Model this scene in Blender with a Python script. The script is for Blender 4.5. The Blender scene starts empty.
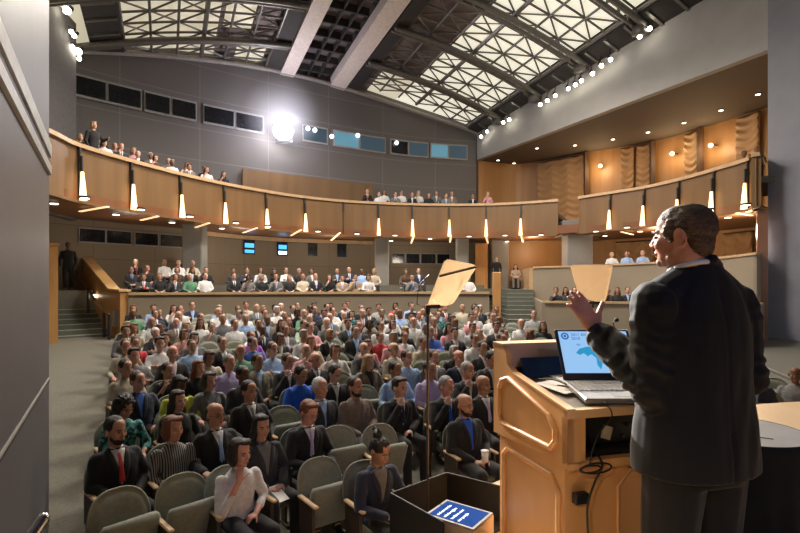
import bpy, math, random
import numpy as np
from math import sin, cos, pi, sqrt, atan2, radians
from mathutils import Vector, Matrix, noise
C = bpy.context.scene
COL = C.collection
random.seed(7)
CAMZ = 1.55
F = 500.0
HY = 285.0

# ---------------- camera ----------------
cam_d = bpy.data.cameras.new('camera')
cam_d.sensor_width = 36.0
cam_d.lens = F / 800 * 36
cam_d.shift_y = (HY - 266.5) / 800
cam_d.clip_end = 200
cam = bpy.data.objects.new('camera', cam_d)
COL.objects.link(cam)
cam.location = (0, 0, CAMZ)
cam.rotation_euler = (pi / 2, 0, 0)
C.camera = cam

# ---------------- view, world, lights ----------------
C.view_settings.view_transform = 'Standard'
C.view_settings.look = 'None'
C.view_settings.exposure = 0.0
C.view_settings.gamma = 1.0
C.view_settings.use_curve_mapping = False
w = bpy.data.worlds.new('world')
C.world = w
w.use_nodes = True
w.node_tree.nodes['Background'].inputs[0].default_value = (0.55, 0.6, 0.75, 1)
w.node_tree.nodes['Background'].inputs[1].default_value = 0.03


def lamp(name, typ, loc, energy, color=(1, 1, 1), size=0.3, target=None, spot=None, blend=0.4, size_y=None):
    d = bpy.data.lights.new(name, typ)
    d.energy = energy
    d.color = color
    if typ == 'AREA':
        d.size = size
        if size_y:
            d.shape = 'RECTANGLE'
            d.size_y = size_y
    else:
        d.shadow_soft_size = size
    if typ == 'SPOT':
        d.spot_size = spot
        d.spot_blend = blend
    o = bpy.data.objects.new(name, d)
    COL.objects.link(o)
    o.location = loc
    if target is not None:
        o.rotation_euler = (Vector(target) - Vector(loc)).to_track_quat('-Z', 'Y').to_euler()
    return o


HL = 0.5
# area lights added over the seats in place of the room's lamps
lamp('overhead_fill', 'AREA', (-7.0, 10.8, 10.3), 1150 * HL, (1.0, 0.90, 0.78), 2.2, (-2.6, 7.5, 0))
lamp('overhead_fill', 'AREA', (1.5, 14, 10.8), 2700 * HL, (1.0, 0.91, 0.80), 2.2, (1.0, 14, 0))
lamp('overhead_fill', 'AREA', (-5, 17, 10.5), 1900 * HL, (1.0, 0.90, 0.80), 2.0, (-3.5, 16, 0))
lamp('overhead_fill', 'AREA', (5, 20, 10.0), 900 * HL, (1.0, 0.90, 0.78), 4, (5, 21, 0))
# follow spot in the back wall
FSP = Vector((-6.0, 25.6, 9.49))
lamp('follow_spot', 'SPOT', FSP + Vector((0.25, -0.9, -0.3)), 130000, (1.0, 0.95, 0.9), 0.2, (1.1, 2.2, 1.1), radians(7.5), 0.3)
# stage spots from out of view, with added ones for lectern and speaker
lamp('stage_light', 'SPOT', (-2.6, 9.5, 8.5), 2300, (1.0, 0.88, 0.72), 0.15, (0.95, 2.6, 0.6), radians(26), 0.5)
lamp('stage_light', 'SPOT', (6.5, 13.0, 9.0), 1500, (1.0, 0.82, 0.6), 0.15, (3.5, 5.0, 0.0), radians(34), 0.5)
lamp('stage_light', 'SPOT', (-1.2, 6.5, 6.5), 1300, (1.0, 0.82, 0.60), 0.15, (0.6, 2.4, 0.7), radians(16), 0.5)  # added from the left to brighten the lectern's side panel
lamp('stage_light', 'SPOT', (-1.6, -2.2, 3.2), 210, (1.0, 0.80, 0.58), 0.2, (0.80, 2.3, 0.45), radians(15), 0.5)  # added behind the camera to warm the lectern's rear face
lamp('stage_light', 'SPOT', (3.5, -3.0, 6.5), 280, (0.35, 0.48, 1.0), 0.3, (1.5, 2.2, 1.3), radians(30), 0.6)  # added behind the camera to tint the speaker's back blue

lamp('wall_fill', 'AREA', (9.8, 8.0, 3.2), 75, (0.80, 0.86, 1.0), 1.5, (13.0, 14.5, 0.6))  # unseen area light added to brighten the lower right wall


# ---------------- materials ----------------
M = {}


def mat(name, color, rough=0.6, metal=0.0, emit=None, estr=0.0, noise_amt=0.12, noise_scale=8.0, bump=0.0, bump_scale=60.0, spec=0.5, stretch=(1, 1, 1), sheen=0.0):
    if name in M:
        return M[name]
    m = bpy.data.materials.new(name)
    m.use_nodes = True
    nt = m.node_tree
    b = nt.nodes['Principled BSDF']
    b.inputs['Roughness'].default_value = rough
    b.inputs['Metallic'].default_value = metal
    b.inputs['Specular IOR Level'].default_value = spec
    if sheen:
        b.inputs['Sheen Weight'].default_value = sheen
    tc = nt.nodes.new('ShaderNodeTexCoord')
    mp = nt.nodes.new('ShaderNodeMapping')
    mp.inputs['Scale'].default_value = stretch
    nt.links.new(tc.outputs['Object'], mp.inputs[0])
    nz = nt.nodes.new('ShaderNodeTexNoise')
    nz.inputs['Scale'].default_value = noise_scale
    nz.inputs['Detail'].default_value = 4
    nt.links.new(mp.outputs[0], nz.inputs['Vector'])
    cr = nt.nodes.new('ShaderNodeValToRGB')
    c = Vector(color)
    lo = c * (1 - noise_amt)
    hi = c * (1 + noise_amt)
    cr.color_ramp.elements[0].position = 0.3
    cr.color_ramp.elements[0].color = (lo[0], lo[1], lo[2], 1)
    cr.color_ramp.elements[1].position = 0.7
    cr.color_ramp.elements[1].color = (min(hi[0], 1), min(hi[1], 1), min(hi[2], 1), 1)
    nt.links.new(nz.outputs['Fac'], cr.inputs[0])
    nt.links.new(cr.outputs[0], b.inputs['Base Color'])
    if emit is not None:
        b.inputs['Emission Color'].default_value = (*emit, 1)
        b.inputs['Emission Strength'].default_value = estr
    if bump:
        n2 = nt.nodes.new('ShaderNodeTexNoise')
        n2.inputs['Scale'].default_value = bump_scale
        nt.links.new(mp.outputs[0], n2.inputs['Vector'])
        bp = nt.nodes.new('ShaderNodeBump')
        bp.inputs['Strength'].default_value = bump
        bp.inputs['Distance'].default_value = 0.01
        nt.links.new(n2.outputs['Fac'], bp.inputs['Height'])
        nt.links.new(bp.outputs[0], b.inputs['Normal'])
    M[name] = m
    return m


def wood(name, c1, c2, rough=0.4, scale=3.0, stretch=(1, 1, 0.12), estr=0):
    if name in M:
        return M[name]
    m = bpy.data.materials.new(name)
    m.use_nodes = True
    nt = m.node_tree
    b = nt.nodes['Principled BSDF']
    b.inputs['Roughness'].default_value = rough
    tc = nt.nodes.new('ShaderNodeTexCoord')
    mp = nt.nodes.new('ShaderNodeMapping')
    mp.inputs['Scale'].default_value = stretch
    nt.links.new(tc.outputs['Object'], mp.inputs[0])
    nz = nt.nodes.new('ShaderNodeTexNoise')
    nz.inputs['Scale'].default_value = scale
    nz.inputs['Detail'].default_value = 8
    nz.inputs['Distortion'].default_value = 1.2
    nt.links.new(mp.outputs[0], nz.inputs['Vector'])
    cr = nt.nodes.new('ShaderNodeValToRGB')
    cr.color_ramp.elements[0].position = 0.3
    cr.color_ramp.elements[0].color = (*c1, 1)
    cr.color_ramp.elements[1].position = 0.72
    cr.color_ramp.elements[1].color = (*c2, 1)
    nt.links.new(nz.outputs['Fac'], cr.inputs[0])
    nt.links.new(cr.outputs[0], b.inputs['Base Color'])
    M[name] = m
    return m


def panelled(name, color, line, pw, ph, rough=0.6, mortar=0.012, use_uv=True):
    """flat coloured board with thin joint lines (brick texture, UV in metres)"""
    if name in M:
        return M[name]
    m = bpy.data.materials.new(name)
    m.use_nodes = True
    nt = m.node_tree
    b = nt.nodes['Principled BSDF']
    b.inputs['Roughness'].default_value = rough
    uv = nt.nodes.new('ShaderNodeUVMap')
    br = nt.nodes.new('ShaderNodeTexBrick')
    br.offset = 0.0
    br.inputs['Color1'].default_value = (*color, 1)
    br.inputs['Color2'].default_value = tuple(x * 0.94 for x in color) + (1,)
    br.inputs['Mortar'].default_value = (*line, 1)
    br.inputs['Scale'].default_value = 1.0
    br.inputs['Mortar Size'].default_value = mortar
    br.inputs['Brick Width'].default_value = pw
    br.inputs['Row Height'].default_value = ph
    nt.links.new(uv.outputs[0], br.inputs['Vector'])
    nz = nt.nodes.new('ShaderNodeTexNoise')
    nz.inputs['Scale'].default_value = 1.3
    nz.inputs['Detail'].default_value = 6
    mx = nt.nodes.new('ShaderNodeMix')
    mx.data_type = 'RGBA'
    mx.blend_type = 'MULTIPLY'
    mx.inputs[0].default_value = 0.25
    nt.links.new(br.outputs['Color'], mx.inputs[6])
    nt.links.new(nz.outputs['Fac'], mx.inputs[7])
    nt.links.new(mx.outputs[2], b.inputs['Base Color'])
    M[name] = m
    return m


def glow(name, color, strength, base=(0.8, 0.8, 0.8)):
    return mat(name, base, 0.5, emit=color, estr=strength, noise_amt=0.0)


WOOD_A = wood('maple_wood', (0.58, 0.29, 0.11), (0.68, 0.38, 0.16))
WOOD_H = wood('maple_wood_top', (0.62, 0.36, 0.17), (0.72, 0.45, 0.23), stretch=(0.12, 1, 1))
WOOD_B = wood('balcony_wood', (0.165, 0.088, 0.034), (0.22, 0.122, 0.05), 0.45, 1.4, (1, 1, 0.06))
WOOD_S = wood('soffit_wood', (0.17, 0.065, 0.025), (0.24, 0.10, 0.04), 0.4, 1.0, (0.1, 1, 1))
WOOD_R = wood('rail_wood', (0.5, 0.33, 0.18), (0.62, 0.42, 0.24), 0.4, 3.0, (1, 1, 1))
WOOD_ST = wood('parapet_wood', (0.5, 0.25, 0.08), (0.6, 0.32, 0.12), 0.4, 2.0, (1, 1, .3))
STAGE = wood('stage_floor_wood', (0.62, 0.43, 0.26), (0.72, 0.53, 0.34), 0.35, 2.0, (1, 0.15, 1))
GREYW = panelled('grey_wall_paint', (0.18, 0.165, 0.155), (0.26, 0.24, 0.23), 3.4, 1.5, 0.7, 0.02)
GREYL = mat('light_grey_wall', (0.36, 0.345, 0.33), 0.75, noise_amt=0.05, noise_scale=1.5, bump=0.05)
GREYB = mat('blue_grey_wall', (0.24, 0.24, 0.275), 0.75, noise_amt=0.05, noise_scale=2)
GREYP = mat('stage_side_wall_paint', (0.125, 0.12, 0.13), 0.42, noise_amt=0.06, noise_scale=3, bump=0.25, bump_scale=220)
PALE = mat('pale_trim', (0.62, 0.62, 0.62), 0.4)
BEIGE = mat('beige_wall', (0.30, 0.245, 0.175), 0.7, noise_amt=0.05, noise_scale=1.2)
BEIGE2 = panelled('beige_rear_wall', (0.30, 0.24, 0.175), (0.2, 0.16, 0.11), 2.4, 1.3, 0.7, 0.015)
CARPET = mat('aisle_carpet', (0.15, 0.14, 0.11), 0.95, noise_amt=0.18, noise_scale=30, bump=0.3, bump_scale=300)
STEP = mat('stair_carpet', (0.13, 0.14, 0.11), 0.95, noise_amt=0.15, noise_scale=20)
NOSING = mat('stair_nosing', (0.35, 0.36, 0.31), 0.7)
DARKG = mat('dark_glass', (0.012, 0.013, 0.016), 0.15)
DARKM = mat('dark_metal', (0.045, 0.043, 0.042), 0.5, metal=0.3)
STEEL = mat('truss_steel', (0.17, 0.16, 0.145), 0.4, metal=0.3)
BLACK = mat('black_fabric', (0.008, 0.008, 0.009), 0.85, noise_amt=0.3)
BLACKP = mat('black_plastic', (0.012, 0.012, 0.013), 0.4)
CHROME = mat('chrome', (0.7, 0.7, 0.72), 0.18, metal=1.0, noise_amt=0.0)
COLG = mat('column_paint', (0.26, 0.25, 0.24), 0.65, noise_amt=0.04)


# ---------------- mesh helpers ----------------
def mesh(name, verts, faces, mats=(), smooth=False, fm=None, uvs=None):
    me = bpy.data.meshes.new(name)
    me.from_pydata([tuple(v) for v in verts], [], [tuple(f) for f in faces])
    for m in mats:
        me.materials.append(m)
    if fm is not None:
        me.polygons.foreach_set('material_index', fm)
    if smooth:
        me.polygons.foreach_set('use_smooth', [True] * len(me.polygons))
    if uvs is not None:
        ul = me.uv_layers.new(name='UVMap')
        li = 0
        for p in me.polygons:
            for vi in p.vertices:
                ul.data[li].uv = uvs[vi]
                li += 1
    me.update()
    return me


def link(name, me, parent=None, loc=None, rot=None, mtx=None):
    o = bpy.data.objects.new(name, me)
    COL.objects.link(o)
    if parent is not None:
        o.parent = parent
    if loc is not None:
        o.location = loc
    if rot is not None:
        o.rotation_euler = rot
    if mtx is not None:
        o.matrix_local = mtx
    return o


def empty(name, loc=(0, 0, 0), rz=0.0):
    o = bpy.data.objects.new(name, None)
    o.empty_display_size = 0.1
    COL.objects.link(o)
    o.location = loc
    o.rotation_euler = (0, 0, rz)
    return o


def tag(o, label, cat, group=None, kind=None):
    o['label'] = label
    o['category'] = cat
    if group:
        o['group'] = group
    if kind:
        o['kind'] = kind
    return o


def struct(o, label=None):
    o['kind'] = 'structure'
    if label:
        o['label'] = label
    return o


class MB:
    """collects shapes into one mesh"""
    def __init__(s):
        s.v = []
        s.f = []
        s.m = []
        s.uv = []

    def add(s, v, f, mi=0, uv=None):
        n = len(s.v)
        s.v += [tuple(x) for x in v]
        s.f += [tuple(i + n for i in q) for q in f]
        s.m += [mi] * len(f)
        s.uv += list(uv) if uv is not None else [(0, 0)] * len(v)
        return s

    def box(s, c, d, mi=0, R=None, bev=0.0):
        x, y, z = d[0] / 2, d[1] / 2, d[2] / 2
        if bev > 0:
            v, f = bev_box(x, y, z, bev)
        else:
            v = [(-x, -y, -z), (x, -y, -z), (x, y, -z), (-x, y, -z), (-x, -y, z), (x, -y, z), (x, y, z), (-x, y, z)]
            f = [(0, 3, 2, 1), (4, 5, 6, 7), (0, 1, 5, 4), (1, 2, 6, 5), (2, 3, 7, 6), (3, 0, 4, 7)]
        if R is not None:
            v = [R @ Vector(p) for p in v]
        v = [(p[0] + c[0], p[1] + c[1], p[2] + c[2]) for p in v]
        return s.add(v, f, mi)

    def tube(s, pts, r, seg=10, mi=0, cap=True, ell=None):
        v, f = tube(pts, r, seg, cap, ell)
        return s.add(v, f, mi)

    def build(s, name, mats, parent=None, smooth=False, uv=False, **k):
        me = mesh(name, s.v, s.f, mats if isinstance(mats, (list, tuple)) else [mats], smooth, s.m, s.uv if uv else None)
        return link(name, me, parent, **k)


def bev_box(x, y, z, b):
    b = min(b, x * .99, y * .99, z * .99)
    v = []
    for sx in (-1, 1):
        for sy in (-1, 1):
            for sz in (-1, 1):
                v += [(sx * x, sy * (y - b), sz * (z - b)), (sx * (x - b), sy * y, sz * (z - b)), (sx * (x - b), sy * (y - b), sz * z)]
    def i(sx, sy, sz, k):
        return (((sx > 0) * 2 + (sy > 0)) * 2 + (sz > 0)) * 3 + k
    f = []
    for sgn in (-1, 1):
        q = [i(sgn, -1, -1, 0), i(sgn, 1, -1, 0), i(sgn, 1, 1, 0), i(sgn, -1, 1, 0)]
        f.append(q if sgn > 0 else q[::-1])
        q = [i(-1, sgn, -1, 1), i(1, sgn, -1, 1), i(1, sgn, 1, 1), i(-1, sgn, 1, 1)]
        f.append(q[::-1] if sgn > 0 else q)
        q = [i(-1, -1, sgn, 2), i(1, -1, sgn, 2), i(1, 1, sgn, 2), i(-1, 1, sgn, 2)]
        f.append(q if sgn > 0 else q[::-1])
    for a in (-1, 1):
        for c in (-1, 1):
            q = [i(a, c, -1, 0), i(a, c, 1, 0), i(a, c, 1, 1), i(a, c, -1, 1)]
            f.append(q if a * c < 0 else q[::-1])
            q = [i(-1, a, c, 1), i(1, a, c, 1), i(1, a, c, 2), i(-1, a, c, 2)]
            f.append(q if a * c < 0 else q[::-1])
            q = [i(a, -1, c, 0), i(a, 1, c, 0), i(a, 1, c, 2), i(a, -1, c, 2)]
            f.append(q[::-1] if a * c < 0 else q)
            for d in (-1, 1):
                q = [i(a, c, d, 0), i(a, c, d, 1), i(a, c, d, 2)]
                f.append(q if a * c * d > 0 else q[::-1])
    return v, f


def tube(pts, r, seg=10, cap=True, ell=None):
    """tube through pts, radius list; ell = list of (a,b) scale along frame axes; round caps"""
    P = [Vector(p) for p in pts]
    n = len(P)
    if not isinstance(r, (list, tuple)):
        r = [r] * n
    T = []
    for i in range(n):
        a = P[max(i - 1, 0)]
        b = P[min(i + 1, n - 1)]
        t = (b - a)
        T.append(t.normalized() if t.length > 1e-9 else Vector((0, 0, 1)))
    up = Vector((0, 0, 1)) if abs(T[0].z) < 0.9 else Vector((0, 1, 0))
    X = T[0].cross(up).normalized()
    rings = []
    for i in range(n):
        X = (X - T[i] * X.dot(T[i])).normalized()
        Y = T[i].cross(X)
        e = ell[i] if ell else (1, 1)
        rings.append((P[i], X.copy(), Y, r[i] * e[0], r[i] * e[1], T[i]))
    seq = []
    if cap:
        p, X0, Y0, a, b, t = rings[0]
        for q in (80, 55, 28):
            q = radians(q)
            seq.append((p - t * sin(q) * min(a, b), X0, Y0, a * cos(q), b * cos(q)))
    for k in rings:
        seq.append(k[:5])
    if cap:
        p, X0, Y0, a, b, t = rings[-1]
        for q in (28, 55, 80):
            q = radians(q)
            seq.append((p + t * sin(q) * min(a, b), X0, Y0, a * cos(q), b * cos(q)))
    v = []
    for p, X0, Y0, a, b in seq:
        for j in range(seg):
            th = 2 * pi * j / seg
            v.append(tuple(p + X0 * (cos(th) * a) + Y0 * (sin(th) * b)))
    f = []
    m = len(seq)
    for i in range(m - 1):
        for j in range(seg):
            k = (j + 1) % seg
            f.append((i * seg + j, i * seg + k, (i + 1) * seg + k, (i + 1) * seg + j))
    f.append(tuple(range(seg))[::-1])
    f.append(tuple((m - 1) * seg + j for j in range(seg)))
    return v, f


def loft(sections, seg=24, power=2.0):
    """closed loft of horizontal superellipse sections (z, cx, cy, rx, ry)"""
    v = []
    f = []
    for z, cx, cy, rx, ry in sections:
        for j in range(seg):
            th = 2 * pi * j / seg
            c, s_ = cos(th), sin(th)
            v.append((cx + rx * math.copysign(abs(c) ** (2 / power), c), cy + ry * math.copysign(abs(s_) ** (2 / power), s_), z))
    n = len(sections)
    for i in range(n - 1):
        for j in range(seg):
            k = (j + 1) % seg
            f.append((i * seg + j, i * seg + k, (i + 1) * seg + k, (i + 1) * seg + j))
    f.append(tuple(range(seg))[::-1])
    f.append(tuple((n - 1) * seg + j for j in range(seg)))
    return v, f


def ellipsoid(c, r, R=None, nu=16, nv=10):
    v = [(0, 0, -1)]
    for i in range(1, nv):
        ph = -pi / 2 + pi * i / nv
        for j in range(nu):
            th = 2 * pi * j / nu
            v.append((cos(ph) * cos(th), cos(ph) * sin(th), sin(ph)))
    v.append((0, 0, 1))
    f = []
    for j in range(nu):
        f.append((0, 1 + (j + 1) % nu, 1 + j))
    for i in range(nv - 2):
        for j in range(nu):
            k = (j + 1) % nu
            f.append((1 + i * nu + j, 1 + i * nu + k, 1 + (i + 1) * nu + k, 1 + (i + 1) * nu + j))
    t = len(v) - 1
    b = 1 + (nv - 2) * nu
    for j in range(nu):
        f.append((b + j, b + (j + 1) % nu, t))
    out = []
    for p in v:
        q = Vector((p[0] * r[0], p[1] * r[1], p[2] * r[2]))
        if R is not None:
            q = R @ q
        out.append((q[0] + c[0], q[1] + c[1], q[2] + c[2]))
    return out, f


def cyl(c, r, h, seg=24):
    v = []
    for z in (0, h):
        for j in range(seg):
            t = 2 * pi * j / seg
            v.append((c[0] + r * cos(t), c[1] + r * sin(t), c[2] + z))
    f = [tuple(range(seg))[::-1], tuple(range(seg, 2 * seg))]
    for j in range(seg):
        k = (j + 1) % seg
        f.append((j, k, seg + k, seg + j))
    return v, f


def catmull(P, per=8):
    P = [np.array(p, float) for p in P]
    Q = [2 * P[0] - P[1]] + P + [2 * P[-1] - P[-2]]
    out = []
    for i in range(1, len(Q) - 2):
        for k in range(per):
            t = k / per
            a, b, c, d = Q[i - 1], Q[i], Q[i + 1], Q[i + 2]
            out.append(0.5 * ((2 * b) + (-a + c) * t + (2 * a - 5 * b + 4 * c - d) * t * t + (-a + 3 * b - 3 * c + d) * t ** 3))
    out.append(P[-1])
    return np.array(out)


def px(x, y, z):
    """world point at height z seen at pixel (x,y)"""
    Y = (CAMZ - z) * F / (y - HY)
    return np.array(((x - 400) / F * Y, Y))


def wall_strip(name, path, z0, z1, m, thick=0.15, parent=None, side=1, smooth=False):
    """wall of real thickness following a plan polyline; z0/z1 numbers or lists"""
    n = len(path)
    path = np.array(path)
    z0 = [z0] * n if not hasattr(z0, '__len__') else z0
    z1 = [z1] * n if not hasattr(z1, '__len__') else z1
    nr = []
    for i in range(n):
        t = path[min(i + 1, n - 1)] - path[max(i - 1, 0)]
        t = t / np.linalg.norm(t)
        nr.append(np.array((-t[1], t[0])) * side)
    v = []
    uv = []
    L = 0
    for i in range(n):
        if i:
            L += np.linalg.norm(path[i] - path[i - 1])
        a = path[i]
        b = path[i] + nr[i] * thick
        v += [(a[0], a[1], z0[i]), (a[0], a[1], z1[i]), (b[0], b[1], z1[i]), (b[0], b[1], z0[i])]
        uv += [(L, z0[i]), (L, z1[i]), (L, z1[i] + thick), (L, z0[i] - thick)]
    f = []
    for i in range(n - 1):
        for k in range(4):
            q = (i * 4 + k, i * 4 + (k + 1) % 4, i * 4 + 4 + (k + 1) % 4, i * 4 + 4 + k)
            f.append(q)
    f.append((0, 3, 2, 1))
    e = (n - 1) * 4
    f.append((e, e + 1, e + 2, e + 3))
    me = mesh(name, v, f, [m], False, None, uv)
    return link(name, me, parent)


def flat_poly(name, outline, z, m, thick=0.1, parent=None):
    n = len(outline)
    zz = z if hasattr(z, '__len__') else [z] * n
    v = [(p[0], p[1], zz[i]) for i, p in enumerate(outline)] + [(p[0], p[1], zz[i] - thick) for i, p in enumerate(outline)]
    f = [tuple(range(n)), tuple(range(n, 2 * n))[::-1]]
    for i in range(n):
        k = (i + 1) % n
        f.append((i, k, n + k, n + i))
    return link(name, mesh(name, v, f, [m]), parent)


def ribbon_floor(name, A, B, zA, zB, m, thick=0.12, parent=None):
    """slab between plan curves A and B (same count), bottom-lit side = lower face"""
    n = len(A)
    v = []
    for i in range(n):
        v += [(A[i][0], A[i][1], zA), (B[i][0], B[i][1], zB), (B[i][0], B[i][1], zB + thick), (A[i][0], A[i][1], zA + thick)]
    f = []
    for i in range(n - 1):
        for k in range(4):
            f.append((i * 4 + k, i * 4 + (k + 1) % 4, i * 4 + 4 + (k + 1) % 4, i * 4 + 4 + k))
    f.append((0, 3, 2, 1))
    e = (n - 1) * 4
    f.append((e, e + 1, e + 2, e + 3))
    return link(name, mesh(name, v, f, [m]), parent)


def resample(P, n):
    P = np.array(P)
    d = np.r_[0, np.cumsum(np.linalg.norm(np.diff(P, axis=0), axis=1))]
    t = np.linspace(0, d[-1], n)
    return np.c_[np.interp(t, d, P[:, 0]), np.interp(t, d, P[:, 1])]


def at_px(path, x):
    """first point of a dense plan path that projects to pixel column x, plus tangent"""
    path = np.asarray(path)
    u = 400 + F * path[:, 0] / path[:, 1]
    for i in range(len(u) - 1):
        if (u[i] - x) * (u[i + 1] - x) <= 0 and u[i] != u[i + 1]:
            t = (x - u[i]) / (u[i + 1] - u[i])
            p = path[i] * (1 - t) + path[i + 1] * t
            d = path[i + 1] - path[i]
            return p, d / np.linalg.norm(d)
    return None, None
# =====================================================================
#  STRUCTURE
# =====================================================================
RC = np.array((1.0, -4.0))          # centre of the seating arcs


def fz(R):
    return -1.05 + 0.06 * max(R - 8.8, 0)


def arc(R, a0, a1, n):
    return np.array([RC + R * np.array((sin(a), cos(a))) for a in np.linspace(a0, a1, n)])


def pol(R, a):
    return RC + R * np.array((sin(a), cos(a)))


# ---- auditorium floor (raked) ----
v = []
f = []
A0, A1, NA = -0.95, 0.95, 48
Rs = [2.0, 8.8] + [8.8 + i * 1.0 for i in range(1, 14)] + [23.5]
for R in Rs:
    for i in range(NA + 1):
        p = pol(R, A0 + (A1 - A0) * i / NA)
        v.append((p[0], p[1], fz(R)))
for r in range(len(Rs) - 1):
    for i in range(NA):
        a = r * (NA + 1) + i
        f.append((a, a + 1, a + NA + 2, a + NA + 1))
n0 = len(v)
v += [(x, y, z - 0.3) for x, y, z in v]
f += [tuple(i + n0 for i in q[::-1]) for q in f]
struct(link('floor', mesh('floor', v, f, [CARPET])), 'grey carpeted raked auditorium floor and side aisle')

# ---- stage ----
edge = catmull([(-3.2, 0.2), (-2.0, 1.3), (-1.2, 2.0), (-.15, 3.02), (.8, 3.98), (2.2, 5.1), (3.4, 5.95), (4.5, 6.45), (5.6, 6.7), (7.5, 7.0), (10, 7.1)], 6)
out = [tuple(p) for p in edge] + [(10, -4), (-3.2, -4)]
struct(flat_poly('floor_stage', out[::-1], 0.0, STAGE, 1.1), 'light wood stage floor')

# ---- near side wall at the left (with pale reveal strips) ----
E = np.array((-3.65, 5.2))
dn = np.array((-.584, 1.0))
Nr = E - dn * 4.0
wl = wall_strip('wall_left', [Nr, E], -1.2, 13.5, GREYP, 0.35, side=1)
struct(wl, 'tall grey side wall beside the stage')


def strip_on(pA, pB, z0, z1, off, m, name, depth=0.03):
    pB = pB - dn * .06
    t = (pB - pA) / np.linalg.norm(pB - pA)
    nr = np.array((t[1], -t[0]))
    return wall_strip(name, [pA + nr * off, pB + nr * off], z0, z1, m, depth, wl, side=1)


strip_on(Nr, E, 2.86, 2.99, 0.03, PALE, 'trim')
strip_on(Nr, E, 2.68, 2.77, 0.03, PALE, 'trim')
strip_on(Nr, E, 2.78, 2.85, 0.012, DARKM, 'trim')
strip_on(Nr, E, 0.58, 0.60, 0.01, GREYL, 'trim')
strip_on(Nr, E, 0.56, 0.58, 0.012, DARKM, 'trim')

# ---- upper rear wall, ceiling axis frame ----
ax = np.array((-.425, .905))
ar = np.array((.905, .425))


def uv2(u, v_):
    return ax * u + ar * v_


W = catmull([(-14.2, 19.0), (-13.2, 20.6), (-9.5, 23.9), (-3.9, 27.8), (0.5, 30.1), (4.77, 31.2)], 10)


def ceil_z(u, v_):
    d = v_ - 7.2
    return 12.75 - 0.0168 * d * d + 0.085 * max(26.0 - u, -2)


def cz_at(p):
    return ceil_z(float(np.dot(p, ax)), float(np.dot(p, ar)))


wt = [cz_at(p) + 0.6 for p in W]
struct(wall_strip('wall_back', W, 4.6, wt, GREYW, 0.3, side=1), 'grey curved upper rear wall with joint lines')
# pale wood wainscot low on the rear wall behind the balcony
W2 = [p for p in W if 236 < 400 + F * p[0] / p[1] < 378]
W2i = [np.array(p) + np.array((.1, -.22)) for p in W2]
struct(wall_strip('wall_wainscot', W2i, 4.6, 7.35, WOOD_B, 0.12, side=1), 'warm brown panel wall behind the balcony seats')


def panel_on(path, x0, x1, z0, z1, off, thick, m, name, parent=None, side=-1, k=5):
    """thin slab in front of a curved wall between pixel columns"""
    pts = []
    for i in range(k):
        p, t = at_px(path, x0 + (x1 - x0) * i / (k - 1))
        if p is None:
            continue
        nr = np.array((t[1], -t[0]))
        if np.dot(nr, -p) < 0:
            nr = -nr
        pts.append(p + nr * off)
    return wall_strip(name, pts, z0, z1, m, thick, parent, side=side)


BLUEG = glow('blue_lit_glass', (0.16, 0.42, 0.55), 0.55, (0.05, 0.1, 0.12))
DIMG = glow('dim_blue_glass', (0.05, 0.10, 0.14), 0.5, (0.02, 0.03, 0.04))
WFR = mat('window_frame_paint', (0.33, 0.32, 0.31), 0.6)
wins = [(74, 105, 'd'), (108, 140, 'd'), (145, 169, 'd'), (172, 195, 'd'), (204, 233, 'd'), (236, 262, 'd'),
        (303, 326, 'm'), (334, 358, 'b'), (360, 384, 'm'), (391, 407, 'd'), (409, 427, 'm'), (431, 447, 'b'), (449, 466, 'm')]
for i, (x0, x1, k) in enumerate(wins):
    fr = panel_on(W, x0 - 1.2, x1 + 1.2, 9.28, 10.22, 0.02, 0.06, WFR, 'window_%d' % (i + 1))
    struct(fr, 'projection booth window in the grey rear wall')
    g = panel_on(W, x0, x1, 9.38, 10.12, 0.05, 0.06, {'d': DARKG, 'b': BLUEG, 'm': DIMG}[k], 'pane', fr)
# light bulbs in the booth windows
for (x, z) in ((306, 9.95), (313, 9.93), (330, 9.75), (356, 10.05), (395, 9.95)):
    p, t = at_px(W, x)
    mb = MB()
    mb.add(*ellipsoid((0, 0, 0), (.12, .12, .12)), 0)
    nr = np.array((t[1], -t[0]))
    q = p + (nr if np.dot(nr, -p) > 0 else -nr) * 0.25
    root = empty('wall_lamp', (q[0], q[1], z))
    tag(root, 'small round lamp on the booth window strip, %s' % {306: 'just right of the glaring spot', 313: 'second to the right of the glaring spot', 330: 'below and left of the pale blue window', 356: 'above the pale blue window', 395: 'between the dim windows'}[x], 'lamp', 'round lamps on the booth windows')
    mb.build('bulb', glow('round_lamp_glow', (0.9, 0.95, 1.0), 3.0), root, True)
    m2 = MB()
    m2.box((0, 0.16, 0), (.1, .2, .1))
    m2.build('bracket', DARKM, root)

# ---- ceiling ----
U0, U1 = 3.0, 26.6
V0, V1 = -5.6, 19.0
CPAN = glow('uplit_ceiling_panel_glow', (1.0, 0.94, 0.76), 0.74, (0.7, 0.68, 0.6))  # emission stands in for uplighting on the ceiling panels
CPAN2 = glow('uplit_ceiling_panel_glow_soft', (1.0, 0.90, 0.66), 0.50, (0.6, 0.55, 0.45))
CPAND = mat('unlit_ceiling_panel', (0.20, 0.155, 0.14), 0.7)  # dim copy of the panel, weaker uplight put into the colour
CDARK = mat('ceiling_dark_paint', (0.035, 0.03, 0.028), 0.8)
CMID = mat('ceiling_coffer_paint', (0.13, 0.105, 0.10), 0.7)
CBEAM = mat('ceiling_beam_plaster', (0.72, 0.62, 0.56), 0.6)
nu, nv = 24, 44
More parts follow.
